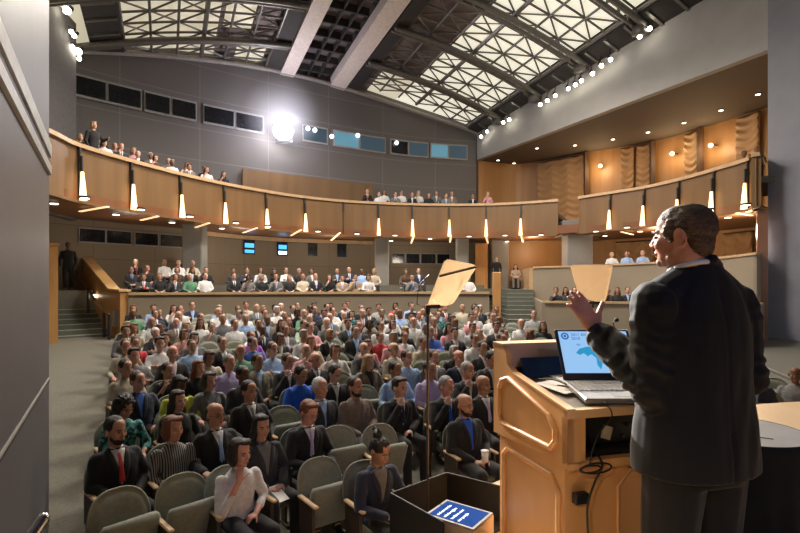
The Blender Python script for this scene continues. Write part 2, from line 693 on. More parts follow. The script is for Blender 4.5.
# outer shell follows the rear wall, the side wall and stops above the stage
v = []
f = []
for i in range(nu + 1):
    for j in range(nv + 1):
        vv = V0 + (V1 - V0) * j / nv
        # rear limit follows the back wall curve
        best = min(W, key=lambda p: abs(float(np.dot(p, ar)) - vv))
        ue = float(np.dot(best, ax)) + 0.9
        uu = U0 + (ue - U0) * i / nu
        p = uv2(uu, vv)
        v.append((p[0], p[1], ceil_z(uu, vv) + 0.55))
n0 = len(v)
v += [(a, b, c + 0.15) for a, b, c in v]
for i in range(nu):
    for j in range(nv):
        a = i * (nv + 1) + j
        q = (a, a + 1, a + nv + 2, a + nv + 1)
        f.append(q)
        f.append(tuple(k + n0 for k in q[::-1]))
ceiling = link('ceiling', mesh('ceiling', v, f, [CDARK]))
struct(ceiling, 'dark vaulted auditorium ceiling')


def uend(vv):
    best = min(W, key=lambda p: abs(float(np.dot(p, ar)) - vv))
    return float(np.dot(best, ax))


def ceil_patch(name, v0, v1, ua, ub, dz, m, parent=ceiling, thick=0.05, drop=0.0):
    a, b = 10, max(2, int((v1 - v0) / .5) + 1)
    vs = []
    fs = []
    for i in range(a + 1):
        for j in range(b + 1):
            vv = v0 + (v1 - v0) * j / b
            u_b = min(ub, uend(vv) + .1)
            uu = ua + (u_b - ua) * i / a
            p = uv2(uu, vv)
            vs.append((p[0], p[1], ceil_z(uu, vv) + dz))
    n = len(vs)
    vs += [(x, y, z + thick) for x, y, z in vs]
    for i in range(a):
        for j in range(b):
            q = i * (b + 1) + j
            fs.append((q, q + 1, q + b + 2, q + b + 1))
            fs.append((n + q, n + q + b + 1, n + q + b + 2, n + q + 1))
    for i in range(a):
        q = i * (b + 1)
        fs.append((q, q + b + 1, n + q + b + 1, n + q))
        q += b
        fs.append((q, n + q, n + q + b + 1, q + b + 1))
    for j in range(b):
        fs.append((j, n + j, n + j + 1, j + 1))
        q = a * (b + 1) + j
        fs.append((q, q + 1, n + q + 1, n + q))
    return link(name, mesh(name, vs, fs, [m]), parent)


UB = 27.5
ceil_patch('painted_light_panel', -4.1, -2.75, U0, UB, 0.40, CPAN2)
ceil_patch('painted_light_panel', -1.6, 2.1, U0, UB, 0.40, CPAN2)
ceil_patch('painted_light_panel', 2.1, 4.7, U0, 26.9, 0.41, CPAND)
ceil_patch('painted_light_panel', 3.1, 4.45, 24.9, UB, 0.37, CPAN2)
ceil_patch('painted_light_panel', 2.3, 3.5, U0, 23.3, 0.37, CPAN2)
ceil_patch('unlit_panel', 9.9, 12.4, U0, UB, 0.41, CPAND)
ceil_patch('painted_light_panel', 12.4, 16.9, U0, UB, 0.40, CPAN)
ceil_patch('painted_light_panel', 10.6, 12.4, 24.6, UB, 0.38, CPAN2)
ceil_patch('coffer_strip', 6.3, 8.1, U0, UB, 0.45, CMID)
# the two pale plaster beams along the crown
for i, (a, b) in enumerate(((5.45, 6.2), (8.3, 9.15))):
    ceil_patch('plaster_beam', a, b, U0, UB, -0.08, CBEAM, thick=0.5)
# coffer ribs between the beams
for k in range(20):
    u = 5 + k * 1.1
    ceil_patch('coffer_rib', 6.25, 8.1, u, u + .1, 0.1, CDARK, thick=0.4)
for a in (6.9, 7.5):
    ceil_patch('coffer_rib', a, a + .07, U0, UB, 0.12, CDARK, thick=0.4)
# dark edge bands
ceil_patch('edge_band', 16.9, 18.0, U0, UB, 0.0, CDARK, thick=0.35)
ceil_patch('edge_band', -2.75, -1.6, U0, UB, 0.0, CDARK, thick=0.35)
for k in range(22):
    u = 4 + k * 1.05
    ceil_patch('edge_band_rib', 16.95, 17.9, u, u + .12, -0.08, STEEL, thick=0.12)
    ceil_patch('edge_band_rib', -2.7, -1.65, u, u + .12, -0.08, STEEL, thick=0.12)
for a, b in ((4.7, 5.4), (9.3, 9.95)):
    ceil_patch('edge_band', a, b, U0, UB, 0.05, CDARK, thick=0.35)


def cpt(u, v_, dz=0.0):
    p = uv2(u, v_)
    return (p[0], p[1], ceil_z(u, v_) + dz)


# lattice: one object per bay
TR = [26.3, 23.5, 20.3, 17.1, 13.9, 10.7, 7.5]
for (va, vb, nvd) in ((-1.6, 4.7, 6), (9.95, 16.9, 6)):
    for b in range(len(TR) - 1):
        ub, ua = TR[b], TR[b + 1]
        mb = MB()
        dv = (vb - va) / nvd
        nq = 4
        du = (ub - ua) / nq
        for i in range(nvd + 1):
            vv = va + dv * i
            thick = 0.10 if i in (0, 3, 6) else 0.055
            mb.tube([cpt(min(ua + (ub - ua) * k / 4, uend(vv)), vv, 0.16) for k in range(5)], thick, 6)
        for q in range(nq):
            uu = ua + du * q
            mb.tube([cpt(uu, va + (vb - va) * k / 8, 0.2) for k in range(9)], 0.05, 6)
            for i in range(nvd):
                a_ = cpt(uu, va + dv * i, 0.2)
                b_ = cpt(uu + du, va + dv * (i + 1), 0.2)
                c_ = cpt(uu + du, va + dv * i, 0.2)
                d_ = cpt(uu, va + dv * (i + 1), 0.2)
                if (q + i) % 2:
                    mb.tube([a_, b_], 0.042, 5)
                else:
                    mb.tube([c_, d_], 0.042, 5)
                if (i + q) % 3 == 0:
                    mb.tube([c_, d_], 0.03, 5)
        o = mb.build('lattice_bay', STEEL, ceiling)
# transverse tube trusses
for k, u in enumerate(TR[1:]):
    for (va, vb, side) in ((-4.6, 5.3, 'left'), (9.4, 17.5, 'right')):
        root = MB()
        dip = -0.12
        P = [cpt(u, va + (vb - va) * j / 14, dip) for j in range(15)]
        P2 = [cpt(u + 0.45, va + (vb - va) * j / 14, dip + .12) for j in range(15)]
        root.tube(P, 0.13, 10)
        root.tube(P2, 0.09, 8)
        for j in range(14):
            root.tube([P[j], P2[j + 1]], 0.035, 5)
        if side == 'right':
            e = cpt(u + .2, 17.35, dip - .1)
            root.box(e, (.45, .5, .4), 0, Matrix.Rotation(radians(25), 3, 'Z'))
        o = root.build('roof_truss', STEEL, ceiling, True)

# ---- upper right side wall (fascia), its soffit and the outer curved wall ----
FA = np.array((4.77, 31.0))
FB = np.array((14.1, 12.55))


def fascia_pt(t):
    return FA + (FB - FA) * t


FP = [fascia_pt(t) for t in np.linspace(0, 1, 14)]
Tn = 0.775      # where the opening ends (pixel column 767)
for i in range(400):
    p = fascia_pt(i / 400)
    if 400 + F * p[0] / p[1] > 767:
        Tn = i / 400
        break
FPa = [fascia_pt(t) for t in np.linspace(0, Tn, 14)]
ztop = [cz_at(p) + 0.8 for p in FPa]
fw = wall_strip('wall_right_upper', FPa, 9.3, ztop, GREYL, 0.3, side=1)
struct(fw, 'pale grey upper side wall above the right balcony')
FPb = [fascia_pt(t) for t in np.linspace(Tn, 1, 5)]
struct(wall_strip('wall_right', FPb, -1.6, [cz_at(p) + .6 for p in FPb], GREYB, 0.3, side=1), 'blue grey side wall at the far right')

OUT = catmull([(4.9, 31.2), (7.75, 32.0), (11.2, 29.1), (13.8, 26.9), (15.2, 24.2), (16.2, 20.9), (16.4, 16.5), (15.5, 13.5)], 10)
WOOD_O = wood('outer_wall_wood', (0.37, 0.185, 0.062), (0.46, 0.25, 0.10), 0.45, 1.2, (1, 1, 0.1))
struct(wall_strip('wall_right_outer', OUT, -0.8, 9.45, WOOD_O, 0.2, side=1), 'maple wood wall behind the right balcony')
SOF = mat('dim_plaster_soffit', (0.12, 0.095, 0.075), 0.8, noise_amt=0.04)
n = 40
A_ = resample([fascia_pt(t) for t in np.linspace(0, Tn + .05, 30)], n) + np.array((.14, .07))
B_ = resample(OUT[:-12], n)
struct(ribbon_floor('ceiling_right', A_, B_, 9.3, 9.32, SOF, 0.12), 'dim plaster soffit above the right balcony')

# ---- balcony fronts ----
BF = [(45.6, 128), (78, 143.3), (135, 160.5), (182, 173), (223, 182.3), (267, 190.5), (304, 196), (343, 200), (378, 202), (412, 203.3), (449, 203.8), (486, 203.5), (521, 202), (558, 199.3)]
ZB = 5.75
PB = [px(a, b, ZB) for a, b in BF]
# carry the left end on towards the stage
first = PB[0] + (PB[0] - PB[1]) * 3.2
BL = catmull([first] + PB, 8)
BFr = [(579, 196.5), (611, 191.5), (645, 186), (680, 178), (715, 168), (749, 157.5), (765, 150.5)]
PBr = [px(a, b, ZB) for a, b in BFr]
PBr[-1] = np.array((11.35, 15.9))
PBr.append(np.array((12.6, 17.4)))
BR = catmull(PBr, 8)
ZF = 4.02
JL = [78, 130, 179, 223, 265, 304, 343, 378, 412, 449, 486, 521]
JR = [611, 645, 680, 715, 749]
SCO = glow('sconce_glow', (1.0, 0.60, 0.28), 3.2, (0.9, 0.6, 0.3))


def build_balcony(name, path, joints, label, where):
    root = wall_strip(name, path, ZF, ZB - 0.12, WOOD_B, 0.15, side=1)
    struct(root, label)
    cap = wall_strip('rail_cap', path + 0.0, ZB - 0.12, ZB, WOOD_R, 0.0001, root)
    bpy.data.objects.remove(cap)
    # rail cap overhanging on both sides
    pts = []
    for i in range(len(path)):
        t = path[min(i + 1, len(path) - 1)] - path[max(i - 1, 0)]
        t = t / np.linalg.norm(t)
        pts.append(path[i] + np.array((t[1], -t[0])) * 0.10)
    cap = wall_strip('rail_cap', pts, ZB - 0.12, ZB, WOOD_R, 0.34, root, side=1)
    lip = wall_strip('bottom_lip', [p * 1.0 for p in pts], ZF - 0.05, ZF + 0.03, WOOD_B, 0.25, root, side=1)
    for k, x in enumerate(joints):
        p, t = at_px(path, x)
        nr = np.array((t[1], -t[0]))
        if np.dot(nr, -p) < 0:
            nr = -nr
        j = MB()
        a = math.atan2(t[1], t[0])
        R = Matrix.Rotation(a, 3, 'Z')
        q = p + nr * 0.04
        j.box((q[0], q[1], ZB - .35), (0.06, 0.1, .5), 0, R)
        j.box((q[0] - nr[0] * .03, q[1] - nr[1] * .03, (ZF + ZB) / 2), (0.02, 0.08, ZB - ZF - .1), 0, R)
        j.build('joint_batten', DARKM, root)
        if x == 343:
            continue
        # wall sconce: housing and tapering glowing blade
        q = p + nr * 0.14
        sr = empty('wall_sconce', (q[0], q[1], ZF), a)
        tag(sr, 'tall narrow glowing sconce on the %s balcony front, %s' % (where, ordn(k) + ' from the left'), 'sconce', 'sconces on the balcony fronts')
        h = MB()
        h.box((0, 0.02, 1.12), (0.05, 0.08, 0.46))
        h.build('housing', DARKM, sr)
        b_ = MB()
        z0, z1 = 0.03, 0.88
        w0, w1 = 0.085, 0.028
        y0, y1 = -0.10, 0.02
        b_.add([(-w0, y0, z0), (w0, y0, z0), (w0, y1, z0), (-w0, y1, z0), (-w1, y0 + .06, z1), (w1, y0 + .06, z1), (w1, y1, z1), (-w1, y1, z1)],
               [(0, 3, 2, 1), (4, 5, 6, 7), (0, 1, 5, 4), (1, 2, 6, 5), (2, 3, 7, 6), (3, 0, 4, 7)])
        b_.build('glowing_blade', SCO, sr)
    return root


ORD = ['first', 'second', 'third', 'fourth', 'fifth', 'sixth', 'seventh', 'eighth', 'ninth', 'tenth', 'eleventh', 'twelfth', 'thirteenth', 'fourteenth', 'fifteenth', 'sixteenth', 'seventeenth', 'eighteenth', 'nineteenth', 'twentieth', 'twenty-first', 'twenty-second', 'twenty-third', 'twenty-fourth', 'twenty-fifth', 'twenty-sixth', 'twenty-seventh', 'twenty-eighth', 'twenty-ninth', 'thirtieth']


def ordn(k):
    return ORD[k] if k < len(ORD) else 'far'


build_balcony('wall_balcony_left', BL, JL, 'curved wooden balcony front sweeping from the left to the rear', 'left and rear')
build_balcony('wall_balcony_right', BR, JR, 'curved wooden balcony front on the right', 'right')

# floors / soffits of the balconies
REAR = catmull([(-13.6, 11.0), (-13.9, 14.5), (-13.5, 18.5), (-9.9, 23), (-8.6, 25.3), (-6, 27.5), (-1.3, 29.3), (4, 30.4), (9.2, 30.0)], 8)
n = 60
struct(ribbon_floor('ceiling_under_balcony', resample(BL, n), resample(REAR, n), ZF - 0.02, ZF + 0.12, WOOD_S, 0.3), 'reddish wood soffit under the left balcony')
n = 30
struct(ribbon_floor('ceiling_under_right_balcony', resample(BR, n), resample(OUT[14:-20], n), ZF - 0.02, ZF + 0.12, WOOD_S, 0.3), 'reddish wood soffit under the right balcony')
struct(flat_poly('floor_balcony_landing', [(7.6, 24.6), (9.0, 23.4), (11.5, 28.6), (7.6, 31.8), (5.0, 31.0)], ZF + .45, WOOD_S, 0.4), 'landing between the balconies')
rw = wall_strip('wall_rear', REAR, -0.8, ZF + 0.2, BEIGE2, 0.25, side=1)
struct(rw, 'beige rear wall of the main floor')
# second visible step of the rear ceiling edge
panel_on(REAR, 196, 372, ZF - 0.12, ZF + .08, 0.1, 0.12, WOOD_R, 'trim_beam', rw)
# dark windows low in the rear wall
wl2 = [(79, 104), (106, 130), (135, 157), (160, 182), (392, 404), (406, 419), (421, 435), (437, 449)]
for i, (a, b) in enumerate(wl2):
    z0, z1 = (3.28, 3.78) if a < 200 else (2.85, 3.40)
    fr = panel_on(REAR, a - 1, b + 1, z0 - .05, z1 + .05, 0.02, 0.05, WFR, 'window_%d' % (i + 20))
    struct(fr, 'dark window under the balcony')
    panel_on(REAR, a, b, z0, z1, 0.05, 0.05, DARKG, 'pane', fr)
# control ports in the wall: two lit blue, two dark
SCRB = glow('blue_screen_glow', (0.05, 0.35, 0.9), 2.2, (0.02, 0.05, 0.1))
SCRW = glow('white_screen_glow', (0.55, 0.8, 1.0), 6.0)
for i, (a, b, lit) in enumerate(((243, 254, 1), (277, 287, 2), (308, 317, 0), (337, 346, 0))):
    p, t = at_px(REAR, (a + b) / 2)
    fr = panel_on(REAR, a, b, 3.15, 3.90, 0.03, 0.05, DARKG, 'projection_port', None)
    tag(fr, ['wall port glowing blue, left of the brighter one', 'wall port with a bright white and blue projector light', 'dark wall port beside the bright blue one', 'dark wall port nearest the grey column'][i], 'wall port', 'small square ports in the rear wall')
    if lit:
        panel_on(REAR, a + 1, b - 1, 3.50, 3.72, 0.09, 0.03, SCRB, 'screen', fr)
        panel_on(REAR, a + 1, b - 1, 3.22, 3.38, 0.09, 0.03, SCRB if lit == 1 else SCRW, 'screen', fr)

# columns
for i, (x, Y, wpx, z0, z1) in enumerate(((195, 21.0, 19, 0, 4.1), (382, 27.0, 14, 0.3, 4.1), (577, 25.0, 25, 0.5, 9.3), (462, 27.5, 12, 0.8, 4.1), (499, 28.5, 17, .8, 4.1))):
    X = (x - 400) / F * Y
    wd = wpx / F * Y
    mb = MB()
    if i == 2:
        mb.box((X, Y, (z0 + ZF + .5) / 2), (wd, .9, ZF + .5 - z0), bev=0.04)
        mb.box((X + 0.1, Y + .3, ZF + .35), (wd * 1.5, 1.3, .75), bev=0.04)
    else:
        mb.box((X, Y, (z0 + z1) / 2), (wd, .7, z1 - z0), bev=0.04)
    struct(mb.build('wall_column_%d' % (i + 1), COLG), 'grey column carrying the balcony')

# wood wall in the rear corner by the stairs and lit door niche
mb = MB()
mb.box((7.4, 28.6, 2.6), (4.2, .2, 3.2), 0, Matrix.Rotation(radians(-8), 3, 'Z'))
struct(mb.build('wall_corner', WOOD_O), 'wood panel wall at the head of the right stairs')
mb = MB()
mb.box((4.6, 28.3, 2.6), (.7, .15, 2.6))
struct(mb.build('door_1', wood('lit_door_wood', (.65, .32, .10), (.75, .4, .15))), 'orange wood door by the right stairs')

# ---- parterre front wall and floor ----
RW = 22.6
a0 = None
for i in range(2000):
    a = -0.9 + i * 0.001
    p = pol(RW, a)
    u = 400 + F * p[0] / p[1]
    if a0 is None and u >= 128:
        a0 = a
    if u >= 489:
        a1 = a
        break
PW = arc(RW, a0, a1, 50)
pw = wall_strip('wall_parterre', PW, -0.7, 1.22, BEIGE, 0.15, side=1)
struct(pw, 'low beige wall in front of the parterre seats')
wall_strip('rail_cap', arc(RW - .06, a0, a1, 50), 1.22, 1.30, WOOD_R, 0.28, pw, side=1)
for k in range(4):
    R0 = RW + .15 + k * .9
    z = 0.70 + 0.28 * k
    aa = arc(R0, a0 - .02, a1 + .0, 40)
    bb = arc(R0 + (.9 if k < 3 else 5.5), a0 - .02, a1 + .0, 40)
    struct(ribbon_floor('floor_parterre_%d' % (k + 1), aa, bb, z - .5, z - .5, CARPET, 0.5), 'carpeted parterre tier')
# wood end panel at the right end of the parterre
mb = MB()
p = pol(RW + .1, a1 + .012)
mb.box((p[0], p[1], 1.15), (.28, .5, 1.75), 0, Matrix.Rotation(-a1, 3, 'Z'), bev=.02)
struct(mb.build('wall_parterre_end', WOOD_ST), 'maple end panel of the parterre wall')

# ---- left stairs with wooden parapet ----
P0 = np.array((-9.25, 16.55))
P1 = np.array((-13.7, 21.2))
td = (P1 - P0) / np.linalg.norm(P1 - P0)
tn = np.array((-td[1], td[0]))          # towards the stairs (left)
if tn[0] > 0:
    tn = -tn
stairs = MB()
nose = MB()
NS = 11
ang = math.atan2(td[1], td[0])
R = Matrix.Rotation(ang, 3, 'Z')
wid = 2.6
for k in range(NS):
    z = -0.42 + 0.155 * (k + 1)
    c = P0 + td * (0.35 + 0.42 * k + 2.5) + tn * (wid / 2 + .12)
    stairs.box((c[0], c[1], (z - .9) / 2), (5.0, wid, z + .9), 0, R)
    c2 = P0 + td * (0.35 + 0.42 * k + 0.03) + tn * (wid / 2 + .12)
    nose.box((c2[0], c2[1], z + .005), (.07, wid, .02), 0, R)
st = stairs.build('floor_stairs_left', STEP)
struct(st, 'grey carpeted stairs at the left')
nose.build('nosings', NOSING, st)
par = MB()
q = [P0, P1]
prof = []
for (s_, zt, zb) in ((-0.35, 1.32, -.7), (0.9, 1.34, -.7), (6.4, 3.1, -.7)):
    for off in (-.16, .10):
        c = P0 + td * s_ + tn * off
        prof.append((c[0], c[1], zt))
        prof.append((c[0], c[1], zb))
v = prof
f = []
for i in range(2):
    a = i * 4
    f += [(a, a + 2, a + 6, a + 4), (a + 1, a + 5, a + 7, a + 3), (a, a + 4, a + 5, a + 1), (a + 2, a + 3, a + 7, a + 6)]
f += [(0, 1, 3, 2), (8, 10, 11, 9)]
par.add(v, f)
pp = par.build('wall_stair_parapet', WOOD_ST)
struct(pp, 'sloping maple parapet beside the left stairs')
cap = MB()
for i, (sa, za, sb, zb) in enumerate(((-.4, 1.34, .9, 1.36), (.9, 1.36, 6.4, 3.12))):
    a = P0 + td * sa + tn * -.03
    b = P0 + td * sb + tn * -.03
    d = Vector((b[0] - a[0], b[1] - a[1], zb - za))
    Rm = d.to_track_quat('X', 'Z').to_matrix()
    cap.box(((a[0] + b[0]) / 2, (a[1] + b[1]) / 2, (za + zb) / 2 + .03), (d.length, .36, .07), 0, Rm)
cap.build('parapet_cap', wood('parapet_cap_wood', (.62, .36, .14), (.72, .45, .2)), pp)
# handrail (a thing) with posts and two step lights
hr = empty('handrail', (P0[0], P0[1], -.4))
tag(hr, 'metal handrail with dark posts along the left stairs', 'handrail')
hrl = Vector(hr.location)


def rel(p, z):
    return (p[0] - hrl[0], p[1] - hrl[1], z - hrl[2])


mb = MB()
mb.tube([rel(P0 + td * -.25 + tn * .38, .62), rel(P0 + td * .5 + tn * .38, .66), rel(P0 + td * 5.6 + tn * .38, 2.42)], .035, 8)
mb.build('rail', mat('bronze_rail', (.45, .33, .22), .25, metal=.8), hr, True)
for s_ in (-.2, 0.45, 2.6, 5.2):
    c = P0 + td * s_ + tn * .38
    zt = .62 if s_ < .5 else .66 + (s_ - .5) * .345
    mb = MB()
    zb = -.45 + max(0, (s_ - .35)) * .37
    mb.box(rel(c, (zb + zt) / 2), (.07, .07, zt - zb))
    mb.build('post', DARKM, hr)
for i, s_ in enumerate((2.6, 5.2)):
    c = P0 + td * s_ + tn * .16
    z = .25 + (s_) * .345
    g = MB()
    g.add(*ellipsoid((0, 0, 0), (.09, .09, .06)))
    o = g.build('step_light', glow('step_light_glow', (1, .85, .6), 6), None, loc=(c[0], c[1], z))
    tag(o, ['lower', 'upper'][i] + ' small glowing step light on the left stair parapet', 'step light', 'step lights by the left stairs')
# wood pier to the left of the stairs
mb = MB()
mb.box((-10.72, 15.3, 1.0), (0.42, .35, 3.5), 0, Matrix.Rotation(radians(35), 3, 'Z'))
mb.box((-10.72, 15.3, 2.79), (.5, .42, .08), 0, Matrix.Rotation(radians(35), 3, 'Z'))
struct(mb.build('wall_pier', WOOD_ST), 'maple wall pier at the far left of the stairs')
# ---- left side wall seen above and behind the balcony ----
LW = [np.array((-10.6, 8.6)), np.array((-11.4, 13.5)), np.array((-12.0, 16.5)), np.array((-12.5, 19.3))]
struct(wall_strip('wall_side_left', LW, ZF, 13.5, mat('side_wall_paint', (.13, .12, .115), .8), .25, side=1), 'plain dark grey side wall above the left balcony')

# ---- right hand tiers ----
T1 = catmull([(6.25, 23.4), (8.4, 22), (10.4, 19.6), (11.1, 17.4), (11.2, 15.7), (12.3, 17.0)], 8)
TZ = [float(np.interp(i, [0, 8, 24, 32, 40], [2.33, 2.36, 2.45, 2.5, 2.5])) for i in range(len(T1))]
t1 = wall_strip('wall_tier_right', T1, -1.2, TZ, BEIGE, .15, side=1)
struct(t1, 'beige front wall of the right side box')
wall_strip('rail_cap', [p + np.array((-.05, -.05)) for p in T1], TZ, [z + .08 for z in TZ], WOOD_R, .26, t1, side=1)
e = wall_strip('wall_tier_end', [np.array((6.25, 23.45)), np.array((6.75, 28.4))], -.3, 2.36, WOOD_R, .18, side=1)
struct(e, 'maple end wall beside the right stairs')
T2 = catmull([(5.0, 17.2), (7.5, 16.4), (9.5, 15.2), (10.5, 14.75), (11.6, 15.9)], 8)
t2 = wall_strip('wall_tier_low', T2, -1.4, .93, BEIGE, .15, side=1)
struct(t2, 'low beige wall of the right tier')
wall_strip('rail_cap', [p + np.array((-.05, -.05)) for p in T2], .93, 1.0, WOOD_R, .26, t2, side=1)
e = wall_strip('wall_tier_low_end', [np.array((5.0, 17.2)), np.array((6.3, 23.3))], -1.0, .96, BEIGE, .12, side=1)
struct(e, 'end wall of the low right tier')
T3 = resample(T2, 20) + np.array((.1, .15))
T4 = resample(T1, 20) - np.array((.05, .05))
struct(ribbon_floor('floor_tier_right', T3, T4, -.15, 0.15, CARPET, .3), 'carpeted floor of the low right tier')
T5 = resample(T1, 20) + np.array((.12, .12))
T6 = resample(OUT[16:-20], 20)
struct(ribbon_floor('floor_box_right', T5, T6, 1.55, 1.55, CARPET, .2), 'carpeted floor of the right side box')
# right stairs
sb = MB()
nb = MB()
for k in range(9):
    z = -.15 + .165 * (k + 1)
    Y = 19.2 + k * .5
    xl, xr = .215 * Y, .268 * Y
    sb.box(((xl + xr) / 2, Y + 3, (z - 1) / 2 + 0), (xr - xl, 6.0, z + 1))
    nb.box(((xl + xr) / 2, Y + .03, z + .005), (xr - xl, .08, .02))
s_ = sb.build('floor_stairs_right', STEP)
struct(s_, 'grey carpeted stairs at the rear right')
nb.build('nosings', NOSING, s_)
mb = MB()
mb.box((5.8, 27.2, 1.2), (4.6, 3.2, .3))
struct(mb.build('floor_landing', CARPET), 'landing at the head of the right stairs')

mb = MB()
mb.box((.724 * 16.0, 16.0, 1.2), (.28, .3, 5.5), 0, Matrix.Rotation(radians(-30), 3, 'Z'))
struct(mb.build('trim_pillar', WOOD_S), 'dark wood pillar against the side wall')
# curved trim where the vault meets the rear wall
mb = MB()
mb.tube([(p[0] - .05, p[1] - .2, cz_at(p) + .02) for p in W[4:]], .12, 8)
struct(mb.build('trim_arch', mat('arch_trim', (.30, .27, .25), .6), None, True), 'curved trim along the top of the rear wall')
# ---- curtains: swagged drapes on the outer wood wall ----
DRAPE = mat('swag_drape', (.40, .23, .10), .55, noise_amt=.05, sheen=.3)


def drape(x0, x1, z0, z1, label, folds=4, swags=11):
    pA, t = at_px(OUT, x0)
    pB, t2 = at_px(OUT, x1)
    d = pB - pA
    L = np.linalg.norm(d)
    t = d / L
    nr = np.array((t[1], -t[0]))
    if np.dot(nr, -pA) < 0:
        nr = -nr
    nx, nz = 48, 64
    root = empty('curtain', (pA[0], pA[1], z0))
    tag(root, label, 'curtain', 'swagged curtains on the wood walls')
    vs = []
    fs = []
    for s in (0, 1):
        for i in range(nz + 1):
            w_ = i / nz
            z = (z1 - z0) * w_
            for j in range(nx + 1):
                a = j / nx
                q = (a * folds) % 1.0
                sag = 0.5 * (4 * q * (1 - q))
                ph = (w_ * swags + sag)
                dep = .12 + .05 * sin(2 * pi * ph) + .03 * cos(2 * pi * a * folds)
                off = (dep if s == 0 else .03) + .22
                p = t * (L * a) + nr * off
                vs.append((p[0], p[1], z))
    N = (nx + 1) * (nz + 1)
    for s in (0, 1):
        for i in range(nz):
            for j in range(nx):
                q = s * N + i * (nx + 1) + j
                r = (q, q + 1, q + nx + 2, q + nx + 1)
                fs.append(r if s == 0 else r[::-1])
    for j in range(nx):
        fs.append((j, N + j, N + j + 1, j + 1))
        q = nz * (nx + 1) + j
        fs.append((q, q + 1, N + q + 1, N + q))
    for i in range(nz):
        q = i * (nx + 1)
        fs.append((q, q + nx + 1, N + q + nx + 1, N + q))
        q += nx
        fs.append((q, N + q, N + q + nx + 1, q + nx + 1))
    link('cloth', mesh('cloth', vs, fs, [DRAPE], True), root)
    m = MB()
    a = nr * .25
    m.tube([(a[0], a[1], z1 - z0 + .03), (t[0] * L + a[0], t[1] * L + a[1], z1 - z0 + .03)], .05, 8)
    m.build('curtain_rail', DARKM, root, True)


drape(540, 586, 4.6, 9.1, 'swagged golden curtain in the rear right corner beside the grey column', 3)
drape(623, 635, 5.2, 9.1, 'narrow swagged curtain left of the brighter wood panel on the upper right', 1)
drape(639, 652, 5.2, 9.1, 'swagged curtain right beside another narrow one on the upper right', 1)
drape(689, 702, 5.2, 9.1, 'swagged curtain between two lit wood panels on the upper right', 1)
drape(742, 764, 5.2, 9.1, 'wide swagged curtain at the far right of the upper balcony', 1)
drape(618, 655, 1.6, 3.9, 'swagged curtain under the right balcony above the seated men in shirts', 3, 4)
drape(728, 757, 1.6, 3.9, 'swagged curtain under the balcony behind the speaker', 2, 4)
drape(520, 545, 1.9, 3.9, 'swagged curtain under the rear balcony above the right stairs', 2, 4)
# posts between wood bays
for i, x in enumerate((590, 656, 704)):
    p, t = at_px(OUT, x)
    mb = MB()
    mb.box((p[0] - .3, p[1] - .2, 6.9), (.22, .25, 4.7))
    struct(mb.build('trim_post_%d' % (i + 1), mat('post_brown', (.10, .05, .025), .6)), 'dark post on the wood wall')
# lights washing the outer wood wall
for i, (x, z) in enumerate(((603, 8.3), (678, 8.3), (718, 8.2))):
    p, t = at_px(OUT, x)
    nr = np.array((t[1], -t[0]))
    if np.dot(nr, -p) < 0:
        nr = -nr
    q = p + nr * .5
    r_ = empty('wall_washer', (q[0], q[1], z))
    tag(r_, 'small wall light on the wood panel of the upper right balcony, ' + ['left', 'middle', 'right'][i] + 'most of three', 'wall light', 'wall lights on the upper wood panels')
    g = MB()
    g.add(*ellipsoid((0, 0, 0), (.1, .1, .1)))
    g.build('bulb', glow('wash_bulb', (1, .78, .45), 7), r_, True)
    g = MB()
    g.tube([(0, 0, 0.05), (0 - nr[0] * .45, 0 - nr[1] * .45, .05)], .025, 6)
    g.build('arm', DARKM, r_)
    l_ = lamp('wash_lamp', 'POINT', (q[0] + nr[0] * .3, q[1] + nr[1] * .3, z - .1), 60, (1, .72, .40), .15)
for (x, y, z, e) in ((9.5, 27, 6.6, 80), (13, 21.5, 6.6, 80), (14, 16.5, 6.4, 60)):
    lamp('balcony_lamp', 'POINT', (x, y, z), e, (1, .70, .42), .3)
for (x, y, z, e) in ((11.5, 22.5, 3.4, 130), (12, 17.5, 3.4, 150), (7, 26.5, 3.5, 110)):
    lamp('box_lamp', 'POINT', (x, y, z), e, (1, .72, .45), .25)

# ---- downlights and painted light streaks in the soffits ----
DL = glow('downlight_glow', (1.0, .88, .68), 5)
SL = glow('streak_reflection_glow', (1.0, .60, .28), 1.3)  # glow stands in for light streaks reflected in the soffit


def soffit_hit(x, y, z):
    p = px(x, y, z)
    return p


